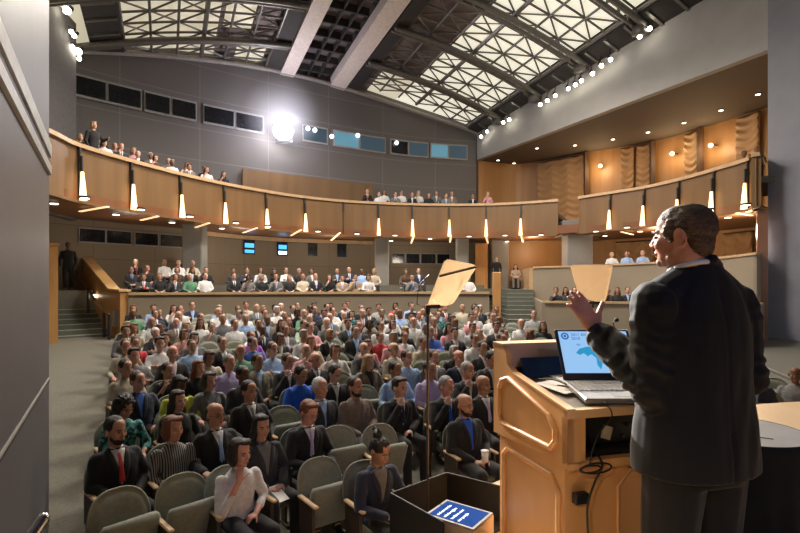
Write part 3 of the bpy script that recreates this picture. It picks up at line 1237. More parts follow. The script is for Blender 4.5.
dls = [(54, 203, 'ul'), (85, 197.5, 'ul'), (141, 209, 'ul'), (116, 214, 'ul'), (190, 216, 'ul'), (172, 222, 'ul'), (236, 222.5, 'ul'), (222, 228, 'ul'), (268, 226, 'ul'),
       (318, 231, 'ul'), (357, 233.5, 'ul'), (395, 235, 'ul'), (391, 240.5, 'ul'), (430, 238.5, 'ul'), (469, 236, 'ul'), (505, 235, 'ul'), (507, 241, 'ul'), (541, 234.5, 'ul'),
       (596, 231, 'ur'), (627, 227, 'ur'), (605, 235.5, 'ur'), (640, 231, 'ur'), (709, 209.5, 'ur'), (746, 204.5, 'ur'), (728, 217, 'ur'),
       (537, 148, 'us'), (575, 145, 'us'), (613, 139, 'us'), (648, 132, 'us'), (684, 122.5, 'us'), (721, 110, 'us'), (758, 94, 'us'), (498, 160, 'us'), (514, 163, 'us')]
cnt = {}
for x, y, k in dls:
    z = {'ul': ZF - .0, 'ur': ZF - .0, 'us': 9.3}[k]
    p = soffit_hit(x, y, z)
    cnt[k] = cnt.get(k, 0) + 1
    r_ = empty('downlight', (p[0], p[1], z))
    where = {'ul': 'wood soffit under left balcony', 'ur': 'wood soffit under right balcony', 'us': 'plain soffit over right balcony'}[k]
    tag(r_, 'recessed downlight in the %s, %s listed from left' % (where, ordn(cnt[k] - 1)) if 0 else 'round downlight in the %s, %s from the left' % (where, ordn(cnt[k] - 1)), 'downlight', 'downlights in the ' + where)
    rad = .11 if k != 'us' else .09
    g = MB()
    g.add(*cyl((0, 0, -.035), rad, .05, 16))
    g.build('lens', DL, r_)
    g = MB()
    g.add(*cyl((0, 0, -.02), rad * 1.25, .06, 16))
    g.build('bezel', DARKM, r_)
for i, (xa, ya, xb, yb, zz) in enumerate(((80, 209, 108, 204, 0), (141, 218, 158, 214, 0), (194, 226, 209, 221, 0), (243, 231, 257, 226, 0), (291, 234, 301, 228, 0), (331, 239, 340, 231, 0),
                                  (411, 242, 414, 234, 0), (450, 241, 451, 234, 0), (488, 242, 486, 235, 0), (523, 241, 521, 234, 0), (621, 230, 633, 233, 0), (737, 210.5, 752, 213, 0))):
    a = px(xa, ya, ZF - .01)
    b = px(xb, yb, ZF - .01)
    d = b - a
    L = np.linalg.norm(d)
    c = (a + b) / 2
    g = MB()
    g.box((0, 0, 0), (L, .09, .03), 0)
    o = g.build('reflected_streak', SL, None, loc=(c[0], c[1], ZF - .09), rot=(0, 0, math.atan2(d[1], d[0])))
    tag(o, 'slanting painted streak of reflected light in the wooden balcony soffit, %s from the left' % ordn(i), 'light streak', 'painted light streaks in the balcony soffits')

for (x, y, e) in ((-10, 18.5, 40), (-7.3, 23, 70), (-3.5, 25.5, 95), (1.5, 26.5, 95), (-11.5, 14.5, 25)):
    lamp('under_balcony_fill', 'POINT', (x, y, 3.0), e, (1, .85, .66), .3)  # unseen point lights added to brighten the rear wall under the balcony
# =====================================================================
#  STAGE OBJECTS
# =====================================================================
LF = np.array((-.25, .968))
LR = np.array((.968, .25))
L0 = np.array((.73, 2.18))
LA = math.atan2(LR[1], LR[0])       # lectern yaw
# --- lectern (local: x right, y away, z up, origin = rear-left corner) ---
lec = empty('lectern', (L0[0], L0[1], 0), LA)
tag(lec, 'large maple lectern with raised side mouldings and a sloping desk', 'lectern')
LWd = 0.9
LD = 0.745


def prism(outline, x0, x1):
    """outline in (y,z); extruded along x"""
    n = len(outline)
    v = [(x0, a, b) for a, b in outline] + [(x1, a, b) for a, b in outline]
    f = [tuple(range(n)), tuple(range(n, 2 * n))[::-1]]
    for i in range(n):
        k = (i + 1) % n
        f.append((i, n + i, n + k, k))
    return v, f


side = [(0, .765), (LD, .70), (LD, 1.215), (LD - .11, 1.215), (LD - .155, 1.17), (LD - .17, 1.115), (LD - .24, 1.075), (0, 1.0)]
for nm, xa, xb in (('side_panel', 0, .035), ('side_panel', LWd - .035, LWd)):
    mb = MB()
    mb.add(*prism(side, xa, xb))
    mb.build(nm, WOOD_A, lec)
# front board (towards the audience) and hood top
mb = MB()
mb.box((LWd / 2, LD - .018, .955), (LWd - .072, .034, .50))
mb.build('front_board', WOOD_A, lec)
mb = MB()
mb.add(*prism([(LD - .125, 1.19), (LD - .11, 1.222), (LD + .01, 1.222), (LD + .01, 1.19)], .0, LWd))
mb.add(*prism([(LD - .17, 1.10), (LD - .15, 1.10), (LD - .112, 1.19), (LD - .13, 1.19)], .036, LWd - .036))
mb.build('hood', WOOD_H, lec)
DESK = mat('desk_laminate', (.34, .32, .29), .3, noise_amt=.06)
mb = MB()
mb.add(*prism([(.02, .965), (.02, .985), (LD - .15, 1.045), (LD - .15, 1.02)], .036, LWd - .036))
mb.build('desk_top', DESK, lec)
mb = MB()
mb.add(*prism([(-.006, .965), (-.006, 1.003), (.022, 1.006), (.022, .965)], 0.0, LWd))
mb.add(*prism([(-.004, .998), (-.004, 1.008), (LD - .24, 1.083), (LD - .24, 1.073)], -0.003, .038))
mb.build('desk_edging', WOOD_H, lec)
# rear shelf bay (black) with equipment
mb = MB()
mb.box((.045, .02, .865), (.09, .04, .20))
mb.box((LWd - .07, .02, .865), (.14, .04, .20))
mb.box((LWd / 2, .02, .757), (LWd, .04, .035))
mb.build('rear_frame', WOOD_A, lec)
mb = MB()
mb.box((LWd / 2, .30, .79), (LWd - .08, .52, .02))
mb.box((LWd / 2, .56, .87), (LWd - .08, .02, .18))
mb.box((.05, .3, .87), (.02, .5, .18))
mb.build('shelf', BLACKP, lec)
# lower body, inset
mb = MB()
mb.box((LWd / 2, LD / 2 + .015, .375), (LWd - .05, LD - .09, .75))
mb.build('base', WOOD_A, lec)
mb = MB()
mb.box((LWd / 2, LD / 2, .03), (LWd + .03, LD - .02, .06), bev=.01)
mb.build('plinth', WOOD_A, lec)


def moulding(outline, name, mi_mat, x=-.006, r=.014):
    mb = MB()
    n = len(outline)
    for i in range(n):
        a = outline[i]
        b = outline[(i + 1) % n]
        mb.tube([(x, a[0], a[1]), (x, b[0], b[1])], r, 8)
    return mb.build(name, mi_mat, lec, True)


# upper and lower octagonal mouldings on the left side panel
moulding([(.13, .80), (.085, .845), (.085, .90), (.14, .945), (LD - .20, 1.045), (LD - .12, 1.02), (LD - .09, .97), (LD - .09, .815), (LD - .12, .785)], 'upper_moulding', WOOD_A)
moulding([(.12, .10), (.10, .13), (.10, .60), (.16, .66), (LD - .14, .645), (LD - .09, .60), (LD - .09, .13), (LD - .12, .10)], 'lower_moulding', WOOD_A, .02)
mb = MB()
for a, b in (((.30, .16), (.30, .62)), ((.30, .62), (.36, .69)), ((.36, .69), (.64, .69)), ((.64, .69), (.70, .62)), ((.70, .62), (.70, .16))):
    mb.tube([(a[0], .055, a[1]), (b[0], .055, b[1])], .008, 6)
mb.build('rear_moulding', WOOD_A, lec, True)


def L3(x, y, z):
    p = L0 + LR * x + LF * y
    return (p[0], p[1], z)


# built-in monitor under the hood + papers
mb = MB()
mb.box((0, 0, 0), (.30, .02, .11), 0, Matrix.Rotation(radians(-25), 3, 'X'))
o = mb.build('control_screen', mat('navy_screen', (.01, .03, .09), .2), None, loc=L3(.22, .53, 1.10), rot=(0, 0, LA))
tag(o, 'dark navy screen tucked under the hood of the lectern', 'screen')
PAPER = mat('paper', (.75, .73, .70), .7, noise_amt=.03)
for i, (x, y, w_, h_, a) in enumerate(((.17, .33, .16, .2, .3), (.25, .40, .2, .14, -.25), (.33, .43, .22, .16, .1))):
    mb = MB()
    mb.box((0, 0, 0), (w_, h_, .003))
    o = mb.build('paper', PAPER, None, loc=L3(x, y, 1.0 + y * .097 + .001 + .004 * i), rot=(radians(5.5), 0, LA + a))
    tag(o, ['white paper sheet lying nearest the left edge of the lectern desk', 'white paper in the middle of the papers left of the laptop', 'white paper lying partly behind the laptop on the lectern'][i], 'paper', 'papers on the lectern')
# --- laptop ---
lap = empty('laptop', L3(.125, .05, 1.010), LA - radians(14))
lap.scale = (1.16, 1.16, 1.16)
lap.rotation_euler[0] = radians(5.5)
tag(lap, 'open laptop with a blue slide on screen, on the lectern', 'laptop')
SILV = mat('laptop_grey', (.30, .29, .29), .35, metal=.4)
mb = MB()
mb.box((.17, .125, .012), (.34, .25, .022), bev=.004)
mb.build('keyboard_base', SILV, lap)
mb = MB()
for r in range(6):
    for c in range(15):
        mb.box((.022 + c * .0208, .112 + r * .021, .0245), (.0172, .0175, .005), bev=.0015)
mb.build('keys', mat('key_grey', (.42, .41, .40), .5), lap)
mb = MB()
mb.box((.17, .05, .0235), (.09, .06, .002))
mb.build('touchpad', mat('touchpad_grey', (.25, .25, .25), .3), lap)
lid = MB()
lid.box((.17, 0, .125), (.345, .010, .25), bev=.004)
LM = Matrix.Translation((0, .252, .022)) @ Matrix.Rotation(radians(-38), 4, 'X')
lo = lid.build('lid', mat('laptop_navy', (.012, .022, .05), .35), lap, mtx=LM)
SBL = glow('slide_pale_blue', (.32, .58, .92), .95, (.02, .03, .05))
mb = MB()
mb.box((.17, -.0065, .135), (.315, .002, .205))
mb.build('display', SBL, lo)
SDB = glow('slide_dark_blue', (.02, .12, .42), .8, (.02, .03, .05))
SCY = glow('slide_cyan', (.02, .30, .55), 1.0, (.02, .03, .05))
mb = MB()
# logo ring
for k in range(20):
    a = 2 * pi * k / 20
    b = 2 * pi * (k + 1) / 20
    for r0, r1 in ((.011, .018), (.0, .0065)):
        v = [(.04 + r0 * cos(a), -.0082, .213 + r0 * sin(a)), (.04 + r1 * cos(a), -.0082, .213 + r1 * sin(a)), (.04 + r1 * cos(b), -.0082, .213 + r1 * sin(b)), (.04 + r0 * cos(b), -.0082, .213 + r0 * sin(b))]
        mb.add(v, [(0, 1, 2, 3)])
mb.build('slide_logo', SDB, lo)


def text(body, size, m, parent, mtx, name='lettering', ext=.0004, sx=1.0):
    cu = bpy.data.curves.new(name, 'FONT')
    cu.body = body
    cu.size = size
    cu.extrude = ext
    cu.space_line = .95
    cu.space_line = 1.7 if body.startswith('and') else .95
    to = bpy.data.objects.new('tmp', cu)
    COL.objects.link(to)
    bpy.context.view_layer.update()
    dg = bpy.context.evaluated_depsgraph_get()
    me = bpy.data.meshes.new_from_object(to.evaluated_get(dg))
    bpy.data.objects.remove(to)
    me.materials.clear()
    me.materials.append(m)
    return link(name, me, parent, mtx=mtx @ Matrix.Diagonal((sx, 1, 1, 1)))


RX = Matrix.Rotation(pi / 2, 4, 'X')
text('2011 ANNUAL\n2010', .020, SDB, lo, Matrix.Translation((.068, -.0082, .213)) @ RX)
text('SEA', .012, SDB, lo, Matrix.Translation((.085, -.0082, .165)) @ RX)
# cyan map shape on the slide
mp_ = [(.075, .128), (.095, .150), (.125, .158), (.165, .163), (.215, .165), (.265, .156), (.285, .135), (.262, .112), (.238, .096), (.225, .105), (.214, .085), (.200, .112), (.186, .080), (.172, .048), (.160, .070), (.162, .104), (.143, .122), (.125, .112), (.110, .128), (.092, .118)]
mb = MB()
mb.add([(x, -.0078, z) for x, z in mp_], [tuple(range(len(mp_)))])
mb.build('slide_map', SCY, lo)

# --- cables and small kit ---
CABLE = mat('black_cable', (.012, .012, .012), .5)


def cable(pts, r, name, label, m=CABLE, grp=None):
    P = catmull(pts, 6)
    o0 = Vector(tuple(P[0]))
    mb = MB()
    mb.tube([tuple(Vector(tuple(p)) - o0) for p in P], r, 7)
    o = mb.build(name, m, None, True, loc=o0)
    tag(o, label, 'cable', grp)
    return o


def dz_(y):
    return 1.006 + y * .1


cable([L3(.10, .42, dz_(.42) + .01), L3(.16, .36, dz_(.36) + .02), L3(.2, .27, dz_(.27) + .012), L3(.28, .20, dz_(.2) + .012), L3(.345, .17, dz_(.17) + .02)], .004, 'cable', 'black cable curving across the papers to the laptop')
cable([L3(.14, .30, dz_(.30) + .012), L3(.20, .24, dz_(.24) + .008), L3(.19, .17, dz_(.17) + .008), L3(.25, .13, dz_(.13) + .008), L3(.34, .13, dz_(.13) + .012)], .0035, 'cable', 'thin black cable looping on the desk left of the laptop')
cable([L3(.30, .10, dz_(.1) + .006), L3(.22, .06, dz_(.06) + .008), L3(.20, .01, 1.02), L3(.21, -.02, .97), L3(.14, -.025, .90), L3(.10, -.03, .82), L3(.09, -.03, .77)], .003, 'cable', 'thin black cable dropping over the lectern desk edge')
mb = MB()
mb.box((0, 0, 0), (.10, .045, .022), bev=.006)
o = mb.build('power_adapter', BLACKP, None, loc=L3(.28, .085, dz_(.085) + .014), rot=(radians(5), 0, LA))
tag(o, 'small black adapter box lying in front of the laptop', 'adapter')
# loops hanging below the shelf and a power brick on the rear panel
for i, (x, z, r) in enumerate(((.10, .745, .035), (.125, .75, .05))):
    P = [L3(x + 1.5 * r * cos(a), -.02 - .01 * i, z + r * .45 * sin(a)) for a in np.linspace(0, 2 * pi, 14)]
    cable(P, .004, 'cable', 'coiled black cable hanging below the lectern shelf, %s loop' % ('smaller' if i == 0 else 'larger'))
cable([L3(.17, .05, .80), L3(.16, -.02, .76), L3(.12, -.025, .69), L3(.085, -.025, .60), L3(.085, -.022, .50), L3(.10, -.02, .36), L3(.10, -.02, .2), L3(.12, -.02, .02)], .005, 'cable', 'black power cable running down the rear of the lectern')
mb = MB()
mb.box((0, 0, 0), (.07, .035, .05), bev=.005)
o = mb.build('power_brick', BLACKP, None, loc=L3(.085, .03, .60), rot=(0, 0, LA))
tag(o, 'black power brick on the rear of the lectern', 'adapter')
mb = MB()
mb.box((.32, .20, .83), (.30, .25, .05), bev=.006)
mb2 = MB()
rk = empty('equipment_box', L3(.14, .08, .8), LA)
tag(rk, 'black equipment box in the open lectern shelf', 'equipment')
m3 = MB()
m3.box((.20, .16, .075), (.36, .28, .14), bev=.006)
m3.build('case', BLACKP, rk)
m3 = MB()
m3.box((.13, .015, .06), (.045, .012, .06), 0, Matrix.Rotation(.3, 3, 'Y'))
m3.build('tag_label', mat('cream_label', (.55, .45, .32), .6), rk)
m3 = MB()
for k in range(5):
    m3.add(*cyl((.22 + k * .03, .012, .03 + .05 * (k % 2)), .008, .015, 10))
m3.build('knobs', DARKM, rk)
# gooseneck microphone behind the hood
gm = empty('microphone', L3(.80, .70, 1.222))
tag(gm, 'small black gooseneck microphone standing on the lectern hood', 'microphone')
m3 = MB()
P = catmull([(0, 0, 0), (-.01, 0, .05), (-.03, -.01, .09), (-.03, -.04, .115)], 5)
m3.tube([tuple(p) for p in P], .004, 7)
m3.build('gooseneck', BLACKP, gm, True)
m3 = MB()
m3.add(*ellipsoid((-.03, -.055, .118), (.013, .022, .013)))
m3.build('capsule', BLACK, gm, True)
m3 = MB()
m3.add(*cyl((0, 0, 0), .02, .008, 14))
m3.build('mount', BLACKP, gm)

# --- teleprompters ---
GL = bpy.data.materials.new('beam_splitter_glass')
GL.use_nodes = True
nt = GL.node_tree
nt.nodes.clear()
out_ = nt.nodes.new('ShaderNodeOutputMaterial')
mix = nt.nodes.new('ShaderNodeMixShader')
mix.inputs[0].default_value = .72
tr = nt.nodes.new('ShaderNodeBsdfTransparent')
tr.inputs[0].default_value = (.92, .9, .86, 1)
gls = nt.nodes.new('ShaderNodeBsdfGlossy')
gls.inputs['Color'].default_value = (1.0, .93, .82, 1)
gls.inputs['Roughness'].default_value = .03
nt.links.new(tr.outputs[0], mix.inputs[1])
nt.links.new(gls.outputs[0], mix.inputs[2])
nt.links.new(mix.outputs[0], out_.inputs[0])


def glass_pane(corners, name, parent):
    """rounded pane from 3D corners (planar), thickness 5 mm"""
    c = [Vector(q) for q in corners]
    n_ = (c[1] - c[0]).cross(c[2] - c[0]).normalized() * .005
    pts = []
    m_ = len(c)
    for i in range(m_):
        a, b, d = c[i - 1], c[i], c[(i + 1) % m_]
        r = .035
        pa = b + (a - b).normalized() * r
        pd = b + (d - b).normalized() * r
        for t in (0, .33, .66, 1):
            pts.append(pa * (1 - t) ** 2 + b * 2 * t * (1 - t) + pd * t * t)
    k = len(pts)
    v = [tuple(p) for p in pts] + [tuple(p + n_) for p in pts]
    f = [tuple(range(k)), tuple(range(k, 2 * k))[::-1]]
    for i in range(k):
        j = (i + 1) % k
        f.append((i, k + i, k + j, j))
    o = link(name, mesh(name, v, f, [GL]), parent)
    # bright ground edge
    mb = MB()
    e = [tuple(p + n_ * .5) for p in pts]
    mb.tube(e + [e[0]], .0022, 5, cap=False)
    mb.build('glass_edge', mat('glass_edge_light', (.75, .68, .58), .3), o, True)
    return o


def P3(x, y, Y):
    return Vector(((x - 400) / F * Y, Y, CAMZ - (y - HY) / F * Y))


YT = 3.35
tp = empty('teleprompter', (.185, YT, 0))
tag(tp, 'left teleprompter glass on a thin pole rising from the black box', 'teleprompter')
base = Vector(tp.location)
pn = [P3(427, 305.5, YT - .02), P3(452, 305, YT - .02), P3(477.5, 265, YT - .13), P3(445, 258.5, YT - .13)]
glass_pane([q - base for q in pn], 'glass', tp)
mb = MB()
mb.tube([(0, 0, -.1), (0.002, 0, 1.40)], .0095, 10)
mb.build('pole', mat('pole_dark_brown', (.05, .035, .03), .4), tp, True)
mb = MB()
mb.box((.035, -.02, 1.405), (.10, .03, .022), 0, None, .004)
mb.box((0.0, 0, 1.38), (.03, .03, .06), 0, None, .004)
mb.build('clamp', BLACKP, tp)
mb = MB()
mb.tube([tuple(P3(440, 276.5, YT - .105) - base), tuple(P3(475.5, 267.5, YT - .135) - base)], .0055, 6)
mb.build('reflected_band', DARKM, tp)  # dark bar put in for the band reflected in the glass
mb = MB()
mb.tube([(-.03, -.02, 1.405), (-.07, .05, 1.42), (-.06, 0, 1.55), (.01, -.1, 1.62)], .003, 6)
mb.build('support_wire', DARKM, tp, True)

YR = 3.5
tp2 = empty('teleprompter', (P3(598, 330, YR).x, YR, 0))
tag(tp2, 'right teleprompter glass seen beyond the speaker\'s raised hand', 'teleprompter')
base = Vector(tp2.location)
pn = [P3(580, 300, YR), P3(605, 302, YR), P3(613, 264, YR - .3), P3(570, 264.5, YR - .3)]
glass_pane([q - base for q in pn], 'glass', tp2)
mb = MB()
mb.tube([(-.03, 0.02, 0), (-.03, .02, 1.42)], .0095, 10)
mb.build('pole', mat('pole_dark_brown', (0, 0, 0)), tp2, True)
mb = MB()
mb.add(*cyl((-.03, .02, 0), .16, .02, 24))
mb.build('foot', BLACKP, tp2)
mb = MB()
mb.box((-.02, .01, 1.425), (.09, .03, .02), 0, None, .004)
mb.build('clamp', BLACKP, tp2)

# --- black box with the prompter monitor, standing by the stage edge ---
# corners of rim seen at (390,497) (447,475) (503,488) (443,521)
BH = .24
bx = empty('prompter_box', (.16, 2.85, 0))
tag(bx, 'open black box holding a blue text screen, at the stage edge', 'box')
crn = []
for (x, y) in ((391, 494), (447, 473.5), (508, 489), (443, 523)):
    p = px(x, y, BH)
    crn.append(Vector((p[0] - .16, p[1] - 2.85, 0)))
for k in (0, 1, 3):
    a, b = crn[k], crn[(k + 1) % 4]
    d = (b - a)
    mb = MB()
    Rm = Matrix.Rotation(math.atan2(d.y, d.x), 3, 'Z')
    c = (a + b) / 2
    mb.box((c.x, c.y, BH / 2 + .005), (d.length + .012, .012, BH), 0, Rm)
    mb.build('side_panel', BLACK, bx)
    mb = MB()
    mb.tube([(a.x, a.y, BH + .004), (b.x, b.y, BH + .004)], .006, 6)
    mb.build('piping', mat('dark_piping', (.010, .009, .009), .8), bx, True)
mb = MB()
mb.add([(c.x, c.y, .004) for c in crn] + [(c.x, c.y, .02) for c in crn], [(0, 1, 2, 3), (7, 6, 5, 4), (0, 4, 5, 1), (1, 5, 6, 2), (2, 6, 7, 3), (3, 7, 4, 0)])
mb.build('bottom', BLACK, bx)
MZ = .12
mq = [px(x, y, MZ) for x, y in ((432, 517), (456, 504), (499, 519), (470, 542))]
# monitor rectangle
ce = (crn[1] + crn[3]) * .5
mc = px(459, 524, MZ)
e1 = Vector((crn[2] - crn[1])).normalized()
an = math.atan2(e1.y, e1.x)
mo = empty('prompter_monitor', (mc[0] + .0, mc[1] - .01, .09), an)
tag(mo, 'flat monitor with white lines of text on blue, inside the black box', 'monitor')
mb = MB()
mb.box((0, 0, .01), (.33, .26, .16), bev=.006)
mb.build('casing', mat('monitor_tan', (.38, .27, .17), .5), mo)
mb = MB()
mb.box((0, 0, .094), (.325, .255, .008), bev=.003)
mb.build('bezel', mat('bezel_grey', (.16, .15, .15), .4), mo)
mb = MB()
mb.box((0, 0, .0992), (.285, .215, .002))
scb = mb.build('screen', mat('prompter_blue', (.01, .02, .06), .9, emit=(.012, .065, .30), estr=.8, noise_amt=0, spec=.0), mo)
txt = 'and across the\nwhole region\nwe have seen\nour people'
text(txt, .027, glow('prompter_white', (.8, .9, 1), 1.6), mo, Matrix.Translation((-.085, -.095, .1006)) @ Matrix.Rotation(pi / 2, 4, 'Z'), 'screen_text')

# --- round cloth-covered table at the right ---
rt = empty('cocktail_table', (1.84, 2.70, 0))
tag(rt, 'small round table with a grey top and black fitted cloth', 'table')
TR_ = .30
mb = MB()
mb.add(*cyl((0, 0, .748), TR_, .022, 48))
mb.build('table_top', mat('grey_table_cloth', (.10, .10, .105), .5), rt)
v = []
f = []
ns = 96
zs = [0.0, .2, .4, .6, .72, .75, .772]
for zi, z in enumerate(zs):
    for j in range(ns):
        a = 2 * pi * j / ns
        k = (1 - z / .77)
        r = TR_ + .008 - .03 * k * 0 + .05 * k + .012 * k * sin(a * 16) + .004 * sin(a * 37) * k
        if z > .765:
            r = TR_ + .004
        v.append((r * cos(a), r * sin(a), max(z, .004)))
for i in range(len(zs) - 1):
    for j in range(ns):
        k = (j + 1) % ns
        f.append((i * ns + j, i * ns + k, (i + 1) * ns + k, (i + 1) * ns + j))
o = link('cloth_skirt', mesh('cloth_skirt', v, f, [BLACK], True), rt)
s_ = o.modifiers.new('s', 'SOLIDIFY')
s_.thickness = .004
# seam of the cover
mb = MB()
mb.box((-.06, -.10, .7715), (.26, .004, .003), 0, Matrix.Rotation(radians(-35), 3, 'Z'))
mb.build('seam', BLACKP, rt)

# --- chrome rails ---
mb = MB()
mb.tube([(0, 0, 0), (-.06, -.12, -.16), (-.16, -.35, -.45)], .03, 14)
o = mb.build('handrail', CHROME, None, True, loc=P3(43, 519, 2.45))
tag(o, 'short chrome handrail end at the lower left corner by the stage', 'handrail')
hr2 = empty('handrail', (5.5, 8.9, -1.0))
tag(hr2, 'sloping pale metal handrail behind the seats at the far right', 'handrail')
b0 = Vector(hr2.location)
mb = MB()
qa, qb = P3(752, 362, 10.5), P3(830, 396, 9.5)
mb.tube([tuple(qa - b0), tuple(qb - b0)], .035, 8)
mb.build('rail', mat('pale_metal_rail', (.5, .48, .45), .3, metal=.6), hr2, True)
for t in (.1, .6):
    q = qa.lerp(qb, t)
    mb = MB()
    mb.tube([(q.x - b0.x, q.y - b0.y, -.05), tuple(q - b0)], .02, 8)
    mb.build('post', mat('pale_metal_rail', (.5, .48, .45)), hr2, True)

# --- followspot in the rear wall ---
fs = empty('follow_spotlight', tuple(FSP))
tag(fs, 'dazzling white spotlight shining from the grey rear wall', 'spotlight')
dirn = (Vector((1.1, 2.2, 1.1)) - FSP).normalized()
q = dirn.to_track_quat('Z', 'Y').to_matrix()


def orient(vf):
    v, f = vf
    return [tuple(q @ Vector(p)) for p in v], f


mb = MB()
mb.add(*orient(cyl((0, 0, -.3), .44, .6, 24)))
mb.build('housing', DARKM, fs, True)
mb = MB()
mb.add(*orient(ellipsoid((0, 0, .34), (.50, .50, .16))))
mb.build('lens', glow('follow_spot_lens', (1, .97, .95), 90), fs, True)
mb = MB()
mb.box((0, .4, -.3), (.9, .06, .5))
mb.build('yoke', DARKM, fs)
lamp('spot_glow_fill', 'POINT', FSP + Vector((.4, -1.2, -0.1)), 330, (.80, .78, 1.0), .25)  # point light added so the wall around the spot glows
hz = MB()
hz.add(*ellipsoid((0, 0, 0), (2.6, 1.9, 2.6), nu=32, nv=20))
HAZE = bpy.data.materials.new('glare_haze')  # glowing haze volume added in place of the lens glare
HAZE.use_nodes = True
hn = HAZE.node_tree
hn.nodes.clear()
ho = hn.nodes.new('ShaderNodeOutputMaterial')
vs_ = hn.nodes.new('ShaderNodeVolumeScatter')
vs_.inputs['Color'].default_value = (.9, .9, 1, 1)
htc = hn.nodes.new('ShaderNodeTexCoord')
hgr = hn.nodes.new('ShaderNodeVectorMath')
hgr.operation = 'LENGTH'
hmr = hn.nodes.new('ShaderNodeMapRange')
hmr.inputs['From Min'].default_value = 0.0
hmr.inputs['From Max'].default_value = 1.85
hmr.inputs['To Min'].default_value = .30
hmr.inputs['To Max'].default_value = 0.0
hn.links.new(htc.outputs['Object'], hgr.inputs[0])
hn.links.new(hgr.outputs['Value'], hmr.inputs['Value'])
hn.links.new(hmr.outputs[0], vs_.inputs['Density'])
hn.links.new(vs_.outputs[0], ho.inputs['Volume'])
ho_ = hz.build('haze', HAZE, None, True, loc=FSP + Vector((.5, -2.3, 0)))
tag(ho_, 'added haze standing in for glare around the dazzling spotlight on the rear wall', 'haze', kind='stuff')

# --- rows of stage lights below the ceiling edges ---
BULB = glow('stage_bulb', (1, .93, .75), 22)
k = 0
for (x, y) in ((481, 136), (487, 131), (503, 122), (509, 119), (540, 104), (547, 100), (555, 95), (568, 88), (575, 84), (581, 80), (592, 73), (601, 65), (610, 59), (639, 36), (649, 28), (646, 12)):
    Xq = (x - 400) / F
    Y = 20.46 / (Xq + .506)
    Y -= .55
    z = CAMZ - (y - HY) / F * Y
    r_ = empty('stage_light', (Xq * Y, Y, z))
    tag(r_, 'bright round stage light under the right ceiling edge, %s from the far end' % ordn(k), 'stage light', 'stage lights along the right ceiling edge')
    m_ = MB()
    m_.add(*ellipsoid((0, -.05, -.05), (.09, .09, .09)))
    m_.build('bulb', BULB, r_, True)
    m_ = MB()
    m_.tube([(0, .12, .12), (0, -.02, 0)], .08, 12)
    m_.tube([(0, .1, .1), (.1, .25, .5)], .02, 6)
    m_.build('housing', DARKM, r_, True)
    k += 1
for k, (x, y) in enumerate(((68, 10), (72, 31), (75, 35), (73, 46), (79, 51), (80, 58))):
    Y = 18.0 + k * .3
    z = CAMZ - (y - HY) / F * Y
    X = (x - 400) / F * Y
    r_ = empty('stage_light', (X, Y, z))
    tag(r_, 'bright round stage light at the upper left ceiling corner, %s from the top' % ordn(k), 'stage light', 'stage lights at the upper left corner')
    m_ = MB()
    rr = .13 if k in (0, 4) else .08
    m_.add(*ellipsoid((0, -.05, -.05), (rr, rr, rr)))
    m_.build('bulb', BULB, r_, True)
    m_ = MB()
    m_.tube([(0, .12, .12), (0, -.02, 0)], rr * .9, 12)
    m_.tube([(0, .1, .1), (-.3, .25, .3)], .02, 6)
    m_.build('housing', DARKM, r_, True)
# light cone on the fascia
pf = fascia_pt(.6)
lamp('fascia_spot', 'SPOT', (7.0, 23.2, 10.9), 90, (1, .93, .8), .05, (7.75, 24.0, 8.2), radians(26), .5)
lamp('fascia_wash', 'AREA', (4.0, 18.5, 9.5), 80, (1, .93, .84), 2.5, (8.5, 22.5, 10.3))
# =====================================================================
#  PEOPLE AND SEATS
# =====================================================================
from mathutils.bvhtree import BVHTree


def vf_join(parts):
    V = []
    Fc = []
    for v, f in parts:
        n = len(V)
        V += [tuple(x) for x in v]
        Fc += [tuple(i + n for i in q) for q in f]
    return V, Fc


def remesh(parts, voxel, smooth=4, fac=.5):
    V, Fc = vf_join(parts)
    me = bpy.data.meshes.new('t')
    me.from_pydata(V, [], Fc)
    o = bpy.data.objects.new('t', me)
    COL.objects.link(o)
    m = o.modifiers.new('r', 'REMESH')
    m.mode = 'VOXEL'
    m.voxel_size = voxel
    if smooth:
        s = o.modifiers.new('s', 'SMOOTH')
        s.iterations = smooth
        s.factor = fac
    dg = bpy.context.evaluated_depsgraph_get()
    e = o.evaluated_get(dg)
    m2 = e.to_mesh()
    n = len(m2.vertices)
    co = np.empty(n * 3)
    m2.vertices.foreach_get('co', co)
    polys = [tuple(p.vertices) for p in m2.polygons]
    e.to_mesh_clear()
    bpy.data.objects.remove(o)
    bpy.data.meshes.remove(me)
    return co.reshape(-1, 3), polys


def xf(vf, Mx):
    v, f = vf
    return [tuple(Mx @ Vector(p)) for p in v], f


